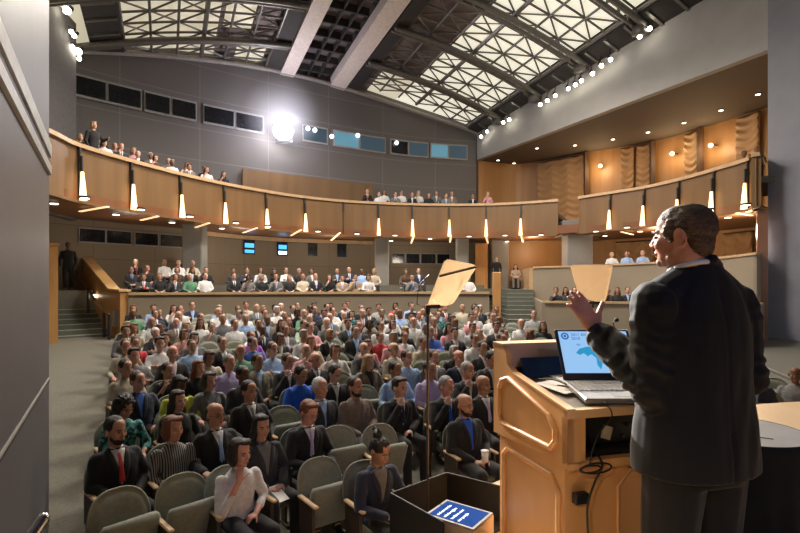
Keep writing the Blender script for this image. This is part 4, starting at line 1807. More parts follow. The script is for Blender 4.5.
def hand(wr, d, n_, s, curl=(.35, .45, .3), spread=.0, r=.0088, k=1.0, thumb=(.75, .55, .25), tcurl=.3, fl=1.0):
    """five-fingered hand: wr wrist, d finger direction, n_ palm-facing normal, s towards the thumb"""
    wr = Vector(wr)
    d = Vector(d).normalized()
    n_ = Vector(n_)
    n_ = (n_ - d * n_.dot(d)).normalized()
    s = Vector(s)
    s = (s - d * s.dot(d) - n_ * s.dot(n_)).normalized()
    R = Matrix((s, d, n_)).transposed()
    out = [ellipsoid(wr + d * .048 * k, (.040 * k, .055 * k, .0165 * k), R),
           ellipsoid(wr + d * .078 * k - s * .002, (.038 * k, .020 * k, .0135 * k), R),
           ellipsoid(wr + d * .035 * k + s * .022 * k + n_ * .006, (.020 * k, .034 * k, .015 * k), R)]
    L = [x * fl for x in (.070, .079, .073, .058)]
    for i in range(4):
        b = wr + d * (.080 - .004 * abs(i - 1)) * k + s * (.029 - .0192 * i) * k
        dd = (d + s * spread * (1.2 - i)).normalized()
        pts = [b]
        ang = 0
        seg = (.45, .31, .24)
        for j in range(3):
            ang += curl[j] * (1 + .08 * i)
            v = dd * cos(ang) + n_ * sin(ang)
            pts.append(pts[-1] + v * L[i] * seg[j] * k)
        out.append(tube(pts, [r * k * 1.08, r * k, r * k * .93, r * k * .82], 8))
    b = wr + d * .022 * k + s * .026 * k
    t = (s * thumb[0] + d * thumb[1] + n_ * thumb[2]).normalized()
    t2 = (t * cos(tcurl) + d * sin(tcurl)).normalized()
    p1 = b + t * .040 * k
    p2 = p1 + t2 * .030 * k
    p3 = p2 + t2 * .022 * k
    out.append(tube([b, p1, p2, p3], [.014 * k, .0115 * k, .0105 * k, .0085 * k], 8))
    return out


def head_parts(detail=False):
    P = [ellipsoid((0, .012, .028), (.074, .093, .088), nu=24, nv=16),
         ellipsoid((0, -.026, -.014), (.063, .066, .090), nu=24, nv=16),
         ellipsoid((0, -.020, .055), (.064, .068, .058)),
         ellipsoid((0, -.026, -.064), (.054, .058, .042)),
         ellipsoid((0, .0, -.055), (.058, .05, .045)),
         ellipsoid((0, -.072, -.088), (.022, .017, .018)),
         ellipsoid((0, -.077, .029), (.043, .013, .010)),
         ellipsoid((.034, -.060, -.022), (.026, .026, .028)),
         ellipsoid((-.034, -.060, -.022), (.026, .026, .028)),
         ellipsoid((0, -.086, -.056), (.024, .010, .012)),
         tube([(0, -.086, .022), (0, -.097, -.002), (0, -.105, -.022)], [.007, .009, .0115], 8),
         ellipsoid((.011, -.095, -.026), (.008, .010, .007)),
         ellipsoid((-.011, -.095, -.026), (.008, .010, .007))]
    for s in (-1, 1):
        R = Matrix.Rotation(s * .35, 3, 'Z') @ Matrix.Rotation(.15, 3, 'X')
        P.append(ellipsoid((s * .078, .016, -.006), (.008, .020, .032), R))
    return P


def head_extras(H, eyes=True):
    """eye and brow meshes in head space"""
    out = {}
    ey = []
    ir = []
    br = []
    for s in (-1, 1):
        ey.append(ellipsoid((s * .030, -.078, .006), (.0135, .0115, .0075), nu=10, nv=8))
        ir.append(ellipsoid((s * .030, -.0865, .006), (.0062, .004, .0062), nu=8, nv=6))
        br.append(tube([(s * .013, -.0925, .023), (s * .030, -.0915, .029), (s * .047, -.078, .024)], [.0034, .004, .0028], 6))
    lips = [ellipsoid((0, -.0955, -.0515), (.020, .0045, .0038), nu=10, nv=6), ellipsoid((0, -.0945, -.0585), (.017, .0045, .0042), nu=10, nv=6)]
    return [xf(vf_join(q), H) for q in (ey, ir, br, lips)]


def hair_parts(t):
    S = [ellipsoid((0, .022, .046), (.083, .095, .088), nu=24, nv=16), ellipsoid((0, .058, -.008), (.066, .048, .062))]
    if t == 'short':
        return S
    if t == 'parted':
        return S + [ellipsoid((.02, -.035, .105), (.055, .045, .026)), ellipsoid((-.03, -.02, .104), (.045, .045, .022))]
    if t == 'bald':
        return [ellipsoid((0, .050, -.006), (.082, .062, .048))]
    if t == 'receding':
        return [ellipsoid((0, .040, .018), (.082, .078, .074)), ellipsoid((0, .058, -.008), (.066, .048, .062))]
    if t == 'bob':
        return S + [ellipsoid((s * .066, .008, -.022), (.028, .060, .088)) for s in (-1, 1)] + [ellipsoid((0, .062, -.025), (.084, .052, .092)), ellipsoid((.02, -.04, .10), (.06, .045, .03))]
    if t == 'curly':
        return [ellipsoid((0, .025, .055), (.105, .11, .10)), ellipsoid((0, .06, -.02), (.10, .065, .09))] + [ellipsoid((s * .075, .01, -.01), (.035, .055, .07)) for s in (-1, 1)]
    if t == 'long':
        return S + [ellipsoid((s * .066, .010, -.03), (.026, .058, .095)) for s in (-1, 1)] + [tube([(s * .07, .02, -.06), (s * .085, .02, -.14), (s * .09, -.01, -.23)], [.04, .038, .018], 10) for s in (-1, 1)] + [ellipsoid((0, .070, -.09), (.086, .045, .15)), ellipsoid((.0, -.03, .10), (.06, .05, .032))]
    if t == 'bun':
        return [ellipsoid((0, .012, .048), (.0825, .096, .086)), ellipsoid((0, .052, 0), (.066, .050, .06)), ellipsoid((0, .07, .125), (.045, .042, .040)), tube([(0, .09, .13), (.02, .13, .15), (.03, .15, .12)], [.02, .022, .012], 8), tube([(0, .05, .15), (-.03, .07, .19)], [.018, .010], 8)]
    return S


# ---- seated poses (facing -Y, origin on the floor under the hips) ----
def pose(kind):
    L = {'lap': .17, 'chin': .02, 'write': -.05, 'cross': .18, 'rest': .19, 'lean': .12}[kind]
    off = lambda z: .03 + L * (z - .45)
    sh = [Vector((s * .165, off(.93), .925)) for s in (-1, 1)]
    hp = Vector((0, off(1.18) - .035, 1.158))
    J = dict(kind=kind, off=off, L=L, sh=sh, head=hp)
    if kind == 'lap':
        J['el'] = [Vector((-.235, off(.7) - .03, .70)), Vector((.235, off(.7) - .03, .70))]
        J['wr'] = [Vector((-.075, -.20, .615)), Vector((.085, -.21, .625))]
        J['hd'] = [((.75, -.5, -.1), (0, .3, -1), (.3, -.8, .4)), ((-.75, -.4, -.05), (0, .3, -1), (-.3, -.8, .5))]
    elif kind == 'rest':
        J['el'] = [Vector((-.262, off(.7) - .02, .70)), Vector((.262, off(.7) - .02, .70))]
        J['wr'] = [Vector((-.235, -.20, .695)), Vector((.12, -.24, .63))]
        J['hd'] = [((.15, -1, -.25), (0, 0, -1), (1, 0, 0)), ((-.6, -.7, -.2), (0, 0, -1), (-1, 0, 0))]
    elif kind == 'chin':
        J['el'] = [Vector((-.235, -.12, .68)), Vector((.24, off(.7) - .04, .70))]
        J['wr'] = [Vector((-.075, -.145, .955)), Vector((.06, -.20, .64))]
        J['hd'] = [((.25, .30, .9), (.4, .8, -.2), (.9, -.2, .2)), ((-.8, -.3, -.05), (0, .2, -1), (-.2, -.9, .3))]
    elif kind == 'write':
        J['el'] = [Vector((-.25, -.10, .68)), Vector((.25, -.10, .68))]
        J['wr'] = [Vector((-.10, -.33, .665)), Vector((.12, -.34, .66))]
        J['hd'] = [((.5, -.8, -.2), (.2, 0, -1), (.8, -.2, .2)), ((-.3, -.9, -.2), (-.2, 0, -1), (-.8, -.2, .2))]
    elif kind == 'cross':
        J['el'] = [Vector((-.245, -.05, .72)), Vector((.245, -.05, .72))]
        J['wr'] = [Vector((.06, -.145, .745)), Vector((-.06, -.135, .79))]
        J['hd'] = [((1, .15, .1), (0, 1, 0), (0, 0, 1)), ((-1, .15, .1), (0, 1, 0), (0, 0, 1))]
    else:
        J['el'] = [Vector((-.25, -.03, .69)), Vector((.25, -.03, .69))]
        J['wr'] = [Vector((-.13, -.27, .64)), Vector((.13, -.27, .64))]
        J['hd'] = [((.4, -.9, -.25), (0, 0, -1), (1, 0, 0)), ((-.4, -.9, -.25), (0, 0, -1), (-1, 0, 0))]
    cr = .10 if kind in ('lap', 'rest') else 0
    J['hip'] = [Vector((-.085, .02, .525)), Vector((.085, .02, .525))]
    J['kn'] = [Vector((-.12, -.42, .545)), Vector((.12, -.42, .545))]
    J['an'] = [Vector((-.12, -.45, .10)), Vector((.12, -.43, .10))]
    return J


def torso(J, g, ex, z0=.44):
    o = J['off']
    if g == 'f':
        rows = [(z0, .150, .110), (.50, .160, .118), (.62, .138, .105), (.72, .132, .100), (.82, .148, .112), (.89, .156, .098), (.935, .142, .082), (.968, .100, .068), (1.01, .058, .054)]
    else:
        rows = [(z0, .155, .115), (.50, .165, .122), (.62, .160, .118), (.72, .162, .118), (.82, .178, .120), (.89, .188, .108), (.935, .172, .090), (.968, .118, .074), (1.01, .066, .058)]
    return loft([(z, 0, o(z), a + ex, b + ex) for z, a, b in rows], 28, 2.3)


def neck(J, H):
    a = Vector((0, J['off'](1.0) + .0, .97))
    b = H @ Vector((0, .015, -.05))
    return tube([a, (a + b) / 2 + Vector((0, .003, 0)), b], [.060, .053, .052], 14)


def limb(a, b, r0, r1, mid=None, n=4):
    P = [a.lerp(b, t) for t in np.linspace(0, 1, n)]
    R = [r0 + (r1 - r0) * t for t in np.linspace(0, 1, n)]
    if mid:
        for i in range(1, n - 1):
            R[i] += mid
    return tube(P, R, 12)


def head_mtx(J, yaw, pitch=0.0):
    return Matrix.Translation(J['head']) @ Matrix.Rotation(yaw, 4, 'Z') @ Matrix.Rotation(pitch, 4, 'X') @ Matrix.Scale(1.09, 4)


def make_body(J, g, H, vox):
    P = [torso(J, g, -.006), neck(J, H)] + [xf(q, H) for q in head_parts()]
    for i in (0, 1):
        sh, el, wr = J['sh'][i], J['el'][i], J['wr'][i]
        P.append(limb(sh, el, .046, .037, .002))
        P.append(limb(el, wr, .038, .026, .003))
        d, n_, s = J['hd'][i]
        P += hand(wr, d, n_, s, r=.0095 if vox < .012 else .0105, k=.95 if g == 'm' else .88)
        P.append(limb(J['hip'][i], J['kn'][i], .078, .055))
        P.append(limb(J['kn'][i], J['an'][i], .055, .036, .004))
        P.append(tube([J['an'][i], J['an'][i] + Vector((0, -.06, -.05)), J['an'][i] + Vector((0, -.15, -.06))], [.036, .034, .028], 10))
    return remesh(P, vox, 3)


def make_top(J, g, style, vox):
    ex = {'suit': .014, 'shirt': .007, 'blouse': .008}[style]
    P = [torso(J, g, ex, .47)]
    for i in (0, 1):
        sh, el, wr = J['sh'][i], J['el'][i], J['wr'][i]
        e2 = {'suit': .015, 'shirt': .009, 'blouse': .0095}[style]
        k = .97 if g == 'f' else 1.0
        P.append(limb(sh, el, (.048 + e2) * k, (.039 + e2) * k, .003))
        if style == 'blouse':
            P.append(limb(el, el.lerp(wr, .55), (.037 + e2) * k, (.034 + e2) * k))
        else:
            P.append(limb(el, el.lerp(wr, .93), (.039 + e2) * k, (.028 + e2) * k, .003))
    if style == 'suit':
        for i, s in enumerate((-1, 1)):
            P.append(ellipsoid(J['sh'][i] + Vector((s * -.012, 0, .022)), (.060, .056, .036), Matrix.Rotation(s * .35, 3, 'Y')))
        P.append(tube([(-.045, J['off'](1.0) - .01, 1.0), (0, J['off'](1) + .062, 1.012), (.045, J['off'](1.0) - .01, 1.0)], [.018, .020, .018], 8))
        for i, s in enumerate((-1, 1)):
            P.append(ellipsoid((s * .10, -.09, .55), (.085, .10, .05)))
    v, f = remesh(P, vox, 2)
    # fabric folds
    sc = 14
    for q in range(len(v)):
        p = v[q]
        n_ = noise.noise(Vector((p[0] * sc, p[1] * sc, p[2] * sc * .8)))
        v[q] = p + (p - np.array((0, J['off'](p[2]), p[2]))) * .045 * n_
    return v, f


def make_bottom(J, g, skirt, vox):
    P = [loft([(.43, 0, .03, .16, .12), (.5, 0, .03, .175, .13), (.58, 0, .04, .165, .12)], 20, 2.3)]
    for i in (0, 1):
        P.append(limb(J['hip'][i], J['kn'][i], .092, .070))
        if skirt:
            P.append(limb(J['kn'][i], J['kn'][i].lerp(J['an'][i], .3), .07, .075))
        else:
            P.append(limb(J['kn'][i], J['an'][i] + Vector((0, 0, -.01)), .068, .055))
    if skirt:
        P.append(ellipsoid((0, -.2, .53), (.15, .26, .075)))
    return remesh(P, vox, 2)


def make_shoes(J):
    P = []
    for i in (0, 1):
        a = J['an'][i]
        P.append(tube([a + Vector((0, .02, -.055)), a + Vector((0, -.07, -.052)), a + Vector((0, -.18, -.06))], [.042, .043, .036], 10))
    return P


def front_patch(bvh, J, z0, z1, wfun, off, nx=6, nz=14, xc=lambda z: 0.0):
    v = []
    ok = []
    for i in range(nz + 1):
        z = z0 + (z1 - z0) * i / nz
        for j in range(nx + 1):
            x = xc(z) + wfun(z) * (2 * j / nx - 1)
            h = bvh.ray_cast(Vector((x, -.6, z)), Vector((0, 1, 0)))
            y = h[0].y if h[0] is not None and h[0].y < J['off'](z) else J['off'](z) - .09
            v.append((x, y - off, z))
    f = []
    for i in range(nz):
        for j in range(nx):
            a = i * (nx + 1) + j
            f.append((a, a + 1, a + nx + 2, a + nx + 1))
    # close into a thin slab
    n = len(v)
    v += [(x, y + off + .004, z) for x, y, z in v]
    f += [tuple(i + n for i in q[::-1]) for q in f]
    b = [j for j in range(nx + 1)] + [(i * (nx + 1) + nx) for i in range(1, nz + 1)] + [nz * (nx + 1) + j for j in range(nx - 1, -1, -1)] + [i * (nx + 1) for i in range(nz - 1, 0, -1)]
    m = len(b)
    for k in range(m):
        f.append((b[k], b[(k + 1) % m] + 0, b[(k + 1) % m] + n, b[k] + n)[::-1])
    return v, f


def suit_front(bvh, J, tie=True, wide=1.0):
    zb = .70
    w = lambda z: .004 + (z - zb) / .30 * .056 * wide
    sh = front_patch(bvh, J, zb, 1.0, w, .005)
    col = tube([(-.047, J['off'](1) - .03, 1.012), (-.028, J['off'](1) - .062, .995), (0, J['off'](1) - .072, .985), (.028, J['off'](1) - .062, .995), (.047, J['off'](1) - .03, 1.012), (.03, J['off'](1) + .052, 1.025), (-.03, J['off'](1) + .052, 1.025), (-.047, J['off'](1) - .03, 1.012)], .013, 8)
    shirt = vf_join([sh, col])
    tie_ = None
    if tie:
        tw = lambda z: .012 + max(0, (.97 - z)) * .06
        t = front_patch(bvh, J, zb + .02, .975, tw, .011, 4, 12)
        tie_ = vf_join([t, ellipsoid((0, J['off'](1) - .078, .980), (.016, .012, .015))])
    lap = []
    for s in (-1, 1):
        lw = lambda z: .008 + .022 * sin(pi * min(1, max(0, (z - zb) / .32)))
        lap.append(front_patch(bvh, J, zb - .01, .985, lw, .009, 3, 12, xc=lambda z, s=s: s * (w(z) + .016)))
    return shirt, tie_, vf_join(lap)


# ---- palettes ----
SK = [mat('skin_fair', (.62, .36, .26), .5, noise_amt=.06), mat('skin_tan', (.50, .27, .18), .5, noise_amt=.06), mat('skin_olive', (.40, .21, .13), .5, noise_amt=.06), mat('skin_brown', (.17, .08, .045), .5, noise_amt=.06), mat('skin_pink', (.66, .34, .25), .5, noise_amt=.06)]
SKW = [4, 3, 2, 1, 3]
HC = {'black': (.008, .007, .007), 'dark brown': (.03, .018, .012), 'brown': (.075, .04, .022), 'grey': (.28, .27, .26), 'white': (.62, .61, .59), 'blonde': (.36, .23, .11), 'red': (.20, .065, .025)}
HM = {k: mat('hair_' + k.replace(' ', '_'), c, .45, noise_amt=.35, noise_scale=60, bump=.6, bump_scale=90, stretch=(3, 3, .6)) for k, c in HC.items()}
CC = {'black': (.012, .012, .014), 'charcoal': (.035, .035, .04), 'navy': (.014, .02, .05), 'grey': (.16, .16, .16), 'light grey': (.36, .36, .36), 'white': (.72, .71, .70), 'cream': (.58, .50, .38), 'tan': (.36, .27, .18), 'taupe': (.20, .155, .12), 'brown': (.09, .05, .03),
      'light blue': (.33, .48, .75), 'blue': (.04, .12, .45), 'bright blue': (.015, .11, .62), 'teal': (.03, .22, .24), 'purple': (.38, .12, .55), 'lavender': (.52, .44, .72), 'pink': (.68, .33, .36), 'red': (.55, .04, .05), 'green': (.10, .26, .15), 'pale green': (.42, .60, .45), 'olive': (.20, .19, .13), 'lime': (.55, .62, .08), 'yellow': (.75, .52, .10), 'striped': (.12, .12, .12)}
CM = {k: mat('cloth_' + k.replace(' ', '_'), c, .85, noise_amt=.14, noise_scale=25, bump=.25, bump_scale=180, sheen=.15) for k, c in CC.items()}
# striped and patterned cloth
ms = CM['striped']
nt = ms.node_tree
wv = nt.nodes.new('ShaderNodeTexWave')
wv.inputs['Scale'].default_value = 14
wv.inputs['Distortion'].default_value = 1.0
cr_ = nt.nodes.new('ShaderNodeValToRGB')
cr_.color_ramp.elements[0].position = .35
cr_.color_ramp.elements[0].color = (.03, .03, .03, 1)
cr_.color_ramp.elements[1].position = .75
cr_.color_ramp.elements[1].color = (.42, .40, .38, 1)
tcn = nt.nodes.new('ShaderNodeTexCoord')
nt.links.new(tcn.outputs['Object'], wv.inputs['Vector'])
nt.links.new(wv.outputs['Fac'], cr_.inputs[0])
nt.links.new(cr_.outputs[0], nt.nodes['Principled BSDF'].inputs['Base Color'])
mt = CM['teal']
nt = mt.node_tree
vo = nt.nodes.new('ShaderNodeTexNoise')
vo.inputs['Scale'].default_value = 22
cr_ = nt.nodes.new('ShaderNodeValToRGB')
cr_.color_ramp.elements[0].position = .45
cr_.color_ramp.elements[0].color = (.01, .03, .035, 1)
cr_.color_ramp.elements[1].position = .6
cr_.color_ramp.elements[1].color = (.07, .40, .38, 1)
tcn = nt.nodes.new('ShaderNodeTexCoord')
nt.links.new(tcn.outputs['Object'], vo.inputs['Vector'])
nt.links.new(vo.outputs['Fac'], cr_.inputs[0])
nt.links.new(cr_.outputs[0], nt.nodes['Principled BSDF'].inputs['Base Color'])
EYE = mat('eye_white', (.34, .31, .28), .4)
IRIS = mat('iris_dark', (.02, .012, .008), .2)
LIP = mat('lips', (.42, .15, .12), .45)
SHOE = mat('shoe_leather', (.012, .01, .009), .3)
BADGE = mat('badge_white', (.8, .8, .8), .5)

POSES = ['lap', 'chin', 'write', 'cross', 'rest', 'lean']
YAWS = [0.0, .32]
CACHE = {}


def cached(key, fn):
    if key not in CACHE:
        CACHE[key] = fn()
    return CACHE[key]


def mk(name, vf, m, smooth=True):
    v, f = vf
    return mesh(name, v, f, [m] if not isinstance(m, list) else m, smooth)


def near_geo(g, style, pz, yi):
    """near level-of-detail meshes"""
    J = cached(('J', pz), lambda: pose(pz))
    pitch = .38 if pz == 'write' else (.05 if pz != 'chin' else .1)
    H = head_mtx(J, YAWS[yi], pitch)
    body = cached(('body', g, pz, yi), lambda: mk('body', make_body(J, g, H, .0085), SK[0]))
    topvf = cached(('topvf', g, style, pz), lambda: make_top(J, g, style, .012))
    top = cached(('top', g, style, pz), lambda: mk({'suit': 'jacket', 'shirt': 'shirt', 'blouse': 'blouse'}[style], topvf, CM['black']))
    bottom = cached(('bot', g, pz), lambda: mk('trousers', make_bottom(J, g, False, .016), CM['black']))
    shoes = cached(('shoes', pz), lambda: [mk('shoe', q, SHOE) for q in make_shoes(J)])
    fr = None
    if style == 'suit':
        bvh = cached(('bvh', g, style, pz), lambda: BVHTree.FromPolygons([Vector(p) for p in topvf[0]], topvf[1]))
        fr = cached(('front', g, pz), lambda: tuple(mk(n, q, CM['white']) for n, q in zip(('shirt_front', 'tie', 'lapels'), suit_front(bvh, J, True, 1.0 if g == 'm' else 1.5))))
    bd = None
    if style != 'suit':
        bvh = cached(('bvh', g, style, pz), lambda: BVHTree.FromPolygons([Vector(p) for p in topvf[0]], topvf[1]))
        bd = cached(('badge', g, style, pz), lambda: mk('badge', front_patch(bvh, J, .72, .785, lambda z: .035, .012, 2, 3), BADGE))
    return J, H, body, top, bottom, shoes, fr, bd


def hair_mesh(t, vox=.009):
    def mkh():
        v, f = remesh(hair_parts(t), vox, 3)
        amp = .012 if t == 'curly' else .0045
        for q in range(len(v)):
            p = v[q]
            n_ = noise.noise(Vector((p[0] * 70, p[1] * 30, p[2] * 30))) + (noise.noise(Vector(p * 45)) if t == 'curly' else 0)
            v[q] = p + p / max(np.linalg.norm(p), .01) * amp * n_
        return (v, f)
    return cached(('hair', t, vox), mkh)


def setm(o, m, i=0):
    o.material_slots[i].link = 'OBJECT'
    o.material_slots[i].material = m


def near_person(loc, rz, spec, label, group, sc=1.0):
    g, style, pz, yi = spec['g'], spec['style'], spec['pose'], spec.get('yaw', 1)
    J, H, body, top, bottom, shoes, fr, bd = near_geo(g, style, pz, yi)
    r = empty('person', loc, rz)
    r.scale = (sc, sc, sc)
    if group:
        tag(r, label, 'person', group)
    else:
        tag(r, label, 'person')
    b = link('body', body, r)
    setm(b, SK[spec['skin']])
    t = link({'suit': 'jacket', 'shirt': 'shirt', 'blouse': 'blouse'}[style], top, r)
    setm(t, CM[spec['color']])
    q = link('trousers', bottom, r)
    setm(q, CM[spec.get('bottom', 'black')])
    for q in shoes:
        link('shoe', q, r)
    if fr:
        a = link('shirt_front', fr[0], t)
        setm(a, CM[spec.get('shirt', 'white')])
        if spec.get('tie'):
            a = link('tie', fr[1], t)
            setm(a, CM[spec['tie']])
        a = link('lapels', fr[2], t)
        setm(a, CM[spec['color']])
    if spec.get('badge') and bd:
        link('badge', bd, t)
    hm = cached(('hairm', spec['hair']), lambda: mk('hair', hair_mesh(spec['hair']), HM['brown']))
    h = link('hair', hm, r, mtx=H)
    setm(h, HM[spec['hc']])
    def mkex():
        out = []
        for s in (-1, 1):
            e1_ = ellipsoid((s * .030, -.078, .006), (.0135, .0115, .0075), nu=10, nv=8)
            e2_ = ellipsoid((s * .030, -.0865, .006), (.0062, .004, .0062), nu=8, nv=6)
            V, Fc = vf_join([e1_, e2_])
            out.append(('eye', mesh('eye', V, Fc, [EYE, IRIS], True, [0] * len(e1_[1]) + [1] * len(e2_[1]))))
            out.append(('eyebrow', mk('eyebrow', tube([(s * .013, -.0925, .023), (s * .030, -.0915, .029), (s * .047, -.078, .024)], [.0034, .004, .0028], 6), HM['dark brown'])))
        out.append(('lips', mk('lips', head_extras(Matrix.Identity(4))[3], LIP)))
        return out
    for n, e in cached(('extras',), mkex):
        o = link(n, e, r, mtx=H)
        if n == 'eyebrow':
            setm(o, HM[spec['hc'] if spec['hc'] != 'white' else 'grey'])
    if spec.get('beard'):
        bm_ = cached(('beard',), lambda: mk('beard', remesh([ellipsoid((0, -.043, -.080), (.053, .052, .038)), ellipsoid((.04, -.02, -.05), (.022, .035, .04)), ellipsoid((-.04, -.02, -.05), (.022, .035, .04)), tube([(-.024, -.088, -.044), (0, -.099, -.041), (.024, -.088, -.044)], .0055, 6)], .006, 2), HM['brown']))
        o = link('beard', bm_, r, mtx=H)
        setm(o, HM[spec['hc']])
    if spec.get('glasses'):
        def mg():
            P = []
            for s in (-1, 1):
                c = [(s * .031 + .020 * cos(a), -.101 + abs(cos(a)) * .004, .004 + .015 * sin(a)) for a in np.linspace(0, 2 * pi, 17)]
                P.append(tube(c, .0016, 5, cap=False))
                P.append(tube([(s * .051, -.095, .008), (s * .078, -.04, .008), (s * .080, .01, .004)], .0016, 5))
            P.append(tube([(-.011, -.103, .008), (.011, -.103, .008)], .0016, 5))
            return mk('glasses', vf_join(P), BLACKP)
        link('glasses', cached(('glasses',), mg), r, mtx=H)
    if spec.get('hold') == 'paper':
        mb = MB()
        w_ = J['wr']
        c = (w_[0] + w_[1]) / 2 + Vector((0, -.09, -.035))
        mb.box(c, (.22, .28, .006), 0, Matrix.Rotation(.2, 3, 'X') @ Matrix.Rotation(.15, 3, 'Z'))
        pme = cached(('pap', pz), lambda: mesh('notepad', mb.v, mb.f, [PAPER]))
        o = bpy.data.objects.new('notepad', pme)
        COL.objects.link(o)
        o.location = loc
        o.rotation_euler = (0, 0, rz)
        o.scale = (sc, sc, sc)
        short = label.split(',')[0]
        tag(o, 'white papers held by the ' + ' '.join(short.split()[:9]), 'papers', 'papers held by the audience')
    return r


# ---- far level of detail: one merged mesh, material slots ----
def far_geo(g, style, pz, yi, hair, skirt=False):
    def mkf():
        J = cached(('J', pz), lambda: pose(pz))
        H = head_mtx(J, YAWS[yi], .32 if pz == 'write' else .05)
        parts = []      # (vf, slot)
        bv = cached(('fbody', g, pz, yi), lambda: make_body(J, g, H, .015))
        parts.append((bv, 0))
        tv = cached(('ftop', g, style, pz), lambda: make_top(J, g, style, .022))
        parts.append((tv, 2))
        parts.append((cached(('fbot', g, pz), lambda: make_bottom(J, g, False, .026)), 3))
        hv, hf = hair_mesh(hair, .014)
        parts.append(((np.array([tuple(H @ Vector(p)) for p in hv]), hf), 1))
        if style == 'suit':
            bvh = cached(('fbvh', g, pz), lambda: BVHTree.FromPolygons([Vector(p) for p in tv[0]], tv[1]))
            a, b_, c = cached(('ffront', g, pz), lambda: suit_front(bvh, J))
            parts.append((a, 4))
            parts.append((b_, 5))
        e = head_extras(H)
        parts.append((e[1], 6))
        parts.append((e[2], 1))
        V = []
        Fc = []
        mi = []
        for (v, f), s in parts:
            n = len(V)
            V += [tuple(x) for x in v]
            Fc += [tuple(i + n for i in q) for q in f]
            mi += [s] * len(f)
        return mesh('person', V, Fc, [SK[0], HM['brown'], CM['black'], CM['black'], CM['white'], CM['red'], IRIS], True, mi)
    return cached(('far', g, style, pz, yi, hair), mkf)


def far_person(loc, rz, spec, label, group, sc=1.0):
    me = far_geo(spec['g'], spec['style'], spec['pose'], spec.get('yaw', 1), spec['hair'])
    o = link('person', me, None, loc=loc, rot=(0, 0, rz))
    o.scale = (sc, sc, sc)
    tag(o, label, 'person', group)
    setm(o, SK[spec['skin']], 0)
    setm(o, HM[spec['hc']], 1)
    setm(o, CM[spec['color']], 2)
    setm(o, CM[spec.get('bottom', 'charcoal')], 3)
    setm(o, CM[spec.get('shirt', 'white')], 4)
    setm(o, CM[spec.get('tie') or spec.get('shirt', 'white')], 5)
    return o


# ---- seats ----
SEATF = mat('seat_fabric', (.23, .24, .19), .9, noise_amt=.12, noise_scale=30, bump=.2, bump_scale=250, sheen=.3)
SEATP = mat('seat_piping', (.34, .36, .29), .8)
SEATW = wood('seat_arm_wood', (.55, .36, .19), (.66, .46, .27), .4, 3, (1, .2, 1))
SEATD = mat('seat_dark_panel', (.07, .05, .035), .6)
SW = .235


def back_outline(t, w=SW, h=.50):
    """rounded-top outline, t in 0..2pi, centred; returns x,z"""
    c, s = cos(t), sin(t)
    if s >= 0:
        n = 2.6
        return w * math.copysign(abs(c) ** (2 / n), c), h * .55 * abs(s) ** (2 / n)
    n = 6
    return w * .93 * math.copysign(abs(c) ** (2 / n), c) * (1), -h * .45 * abs(s) ** (2 / n)


def seat_back(nr=6, nt_=36):
    v = []
    f = []
    for side in (0, 1):
        for i in range(nr + 1):
            s = i / nr
            for j in range(nt_):
                x, z = back_outline(2 * pi * j / nt_)
                x *= s
                z *= s
                th = .045 * (1 - s ** 5) ** .5 + .002
                cup = .05 * (x / SW) ** 2
                y = (-th if side == 0 else th * .8) - cup * .7
                v.append((x, y, z))
    N = (nr + 1) * nt_
    for side in (0, 1):
        for i in range(nr):
            for j in range(nt_):
                k = (j + 1) % nt_
                q = (side * N + i * nt_ + j, side * N + i * nt_ + k, side * N + (i + 1) * nt_ + k, side * N + (i + 1) * nt_ + j)
                f.append(q if side else q[::-1])
    for j in range(nt_):
        k = (j + 1) % nt_
        f.append((nr * nt_ + j, nr * nt_ + k, N + nr * nt_ + k, N + nr * nt_ + j))
    return v, f


TB = Matrix.Translation((0, .235, .645)) @ Matrix.Rotation(radians(-13), 4, 'X')


def seat_parts():
    P = {}
    P['backrest'] = (xf(seat_back(), TB), SEATF)
    pts = [(back_outline(a)[0] * 1.005, -.0 - .035 * (back_outline(a)[0] / SW) ** 2, back_outline(a)[1] * 1.005) for a in np.linspace(-.25, pi + .25, 26)]
    P['piping'] = (xf(tube(pts, .0075, 6), TB), SEATP)
    P['cushion_down'] = (xf(bev_box(.215, .225, .055, .035), Matrix.Translation((0, -.02, .425))), SEATF)
    P['cushion_up'] = (xf(bev_box(.215, .225, .05, .03), Matrix.Translation((0, .035, .55)) @ Matrix.Rotation(radians(-68), 4, 'X')), SEATF)
    arm = MB()
    arm.box((0, -.02, .655), (.052, .34, .026), bev=.01)
    P['armrest'] = ((arm.v, arm.f), SEATW)
    sp = MB()
    sp.box((0, -.0, .50), (.034, .26, .28), bev=.004)
    sp.box((0, .04, .19), (.03, .10, .38), bev=.004)
    sp.box((0, .04, .01), (.06, .26, .02))
    P['side_panel'] = ((sp.v, sp.f), SEATD)
    return P


SP = seat_parts()
SPM = {}
for k, (vf, m) in SP.items():
    SPM[k] = mesh(k, vf[0], vf[1], [m], k not in ('armrest', 'side_panel'))


def near_seat(loc, rz, empty_, label, group, right_arm=False):
    r = empty('theatre_seat', loc, rz)
    tag(r, label, 'seat', group)
    b = link('backrest', SPM['backrest'], r)
    link('piping', SPM['piping'], b)
    link('seat_cushion', SPM['cushion_up' if empty_ else 'cushion_down'], r)
    for x in ((-.245, .245) if right_arm else (-.245,)):
        s_ = link('side_panel', SPM['side_panel'], r, loc=(x, 0, 0))
        link('armrest', SPM['armrest'], s_)
    return r


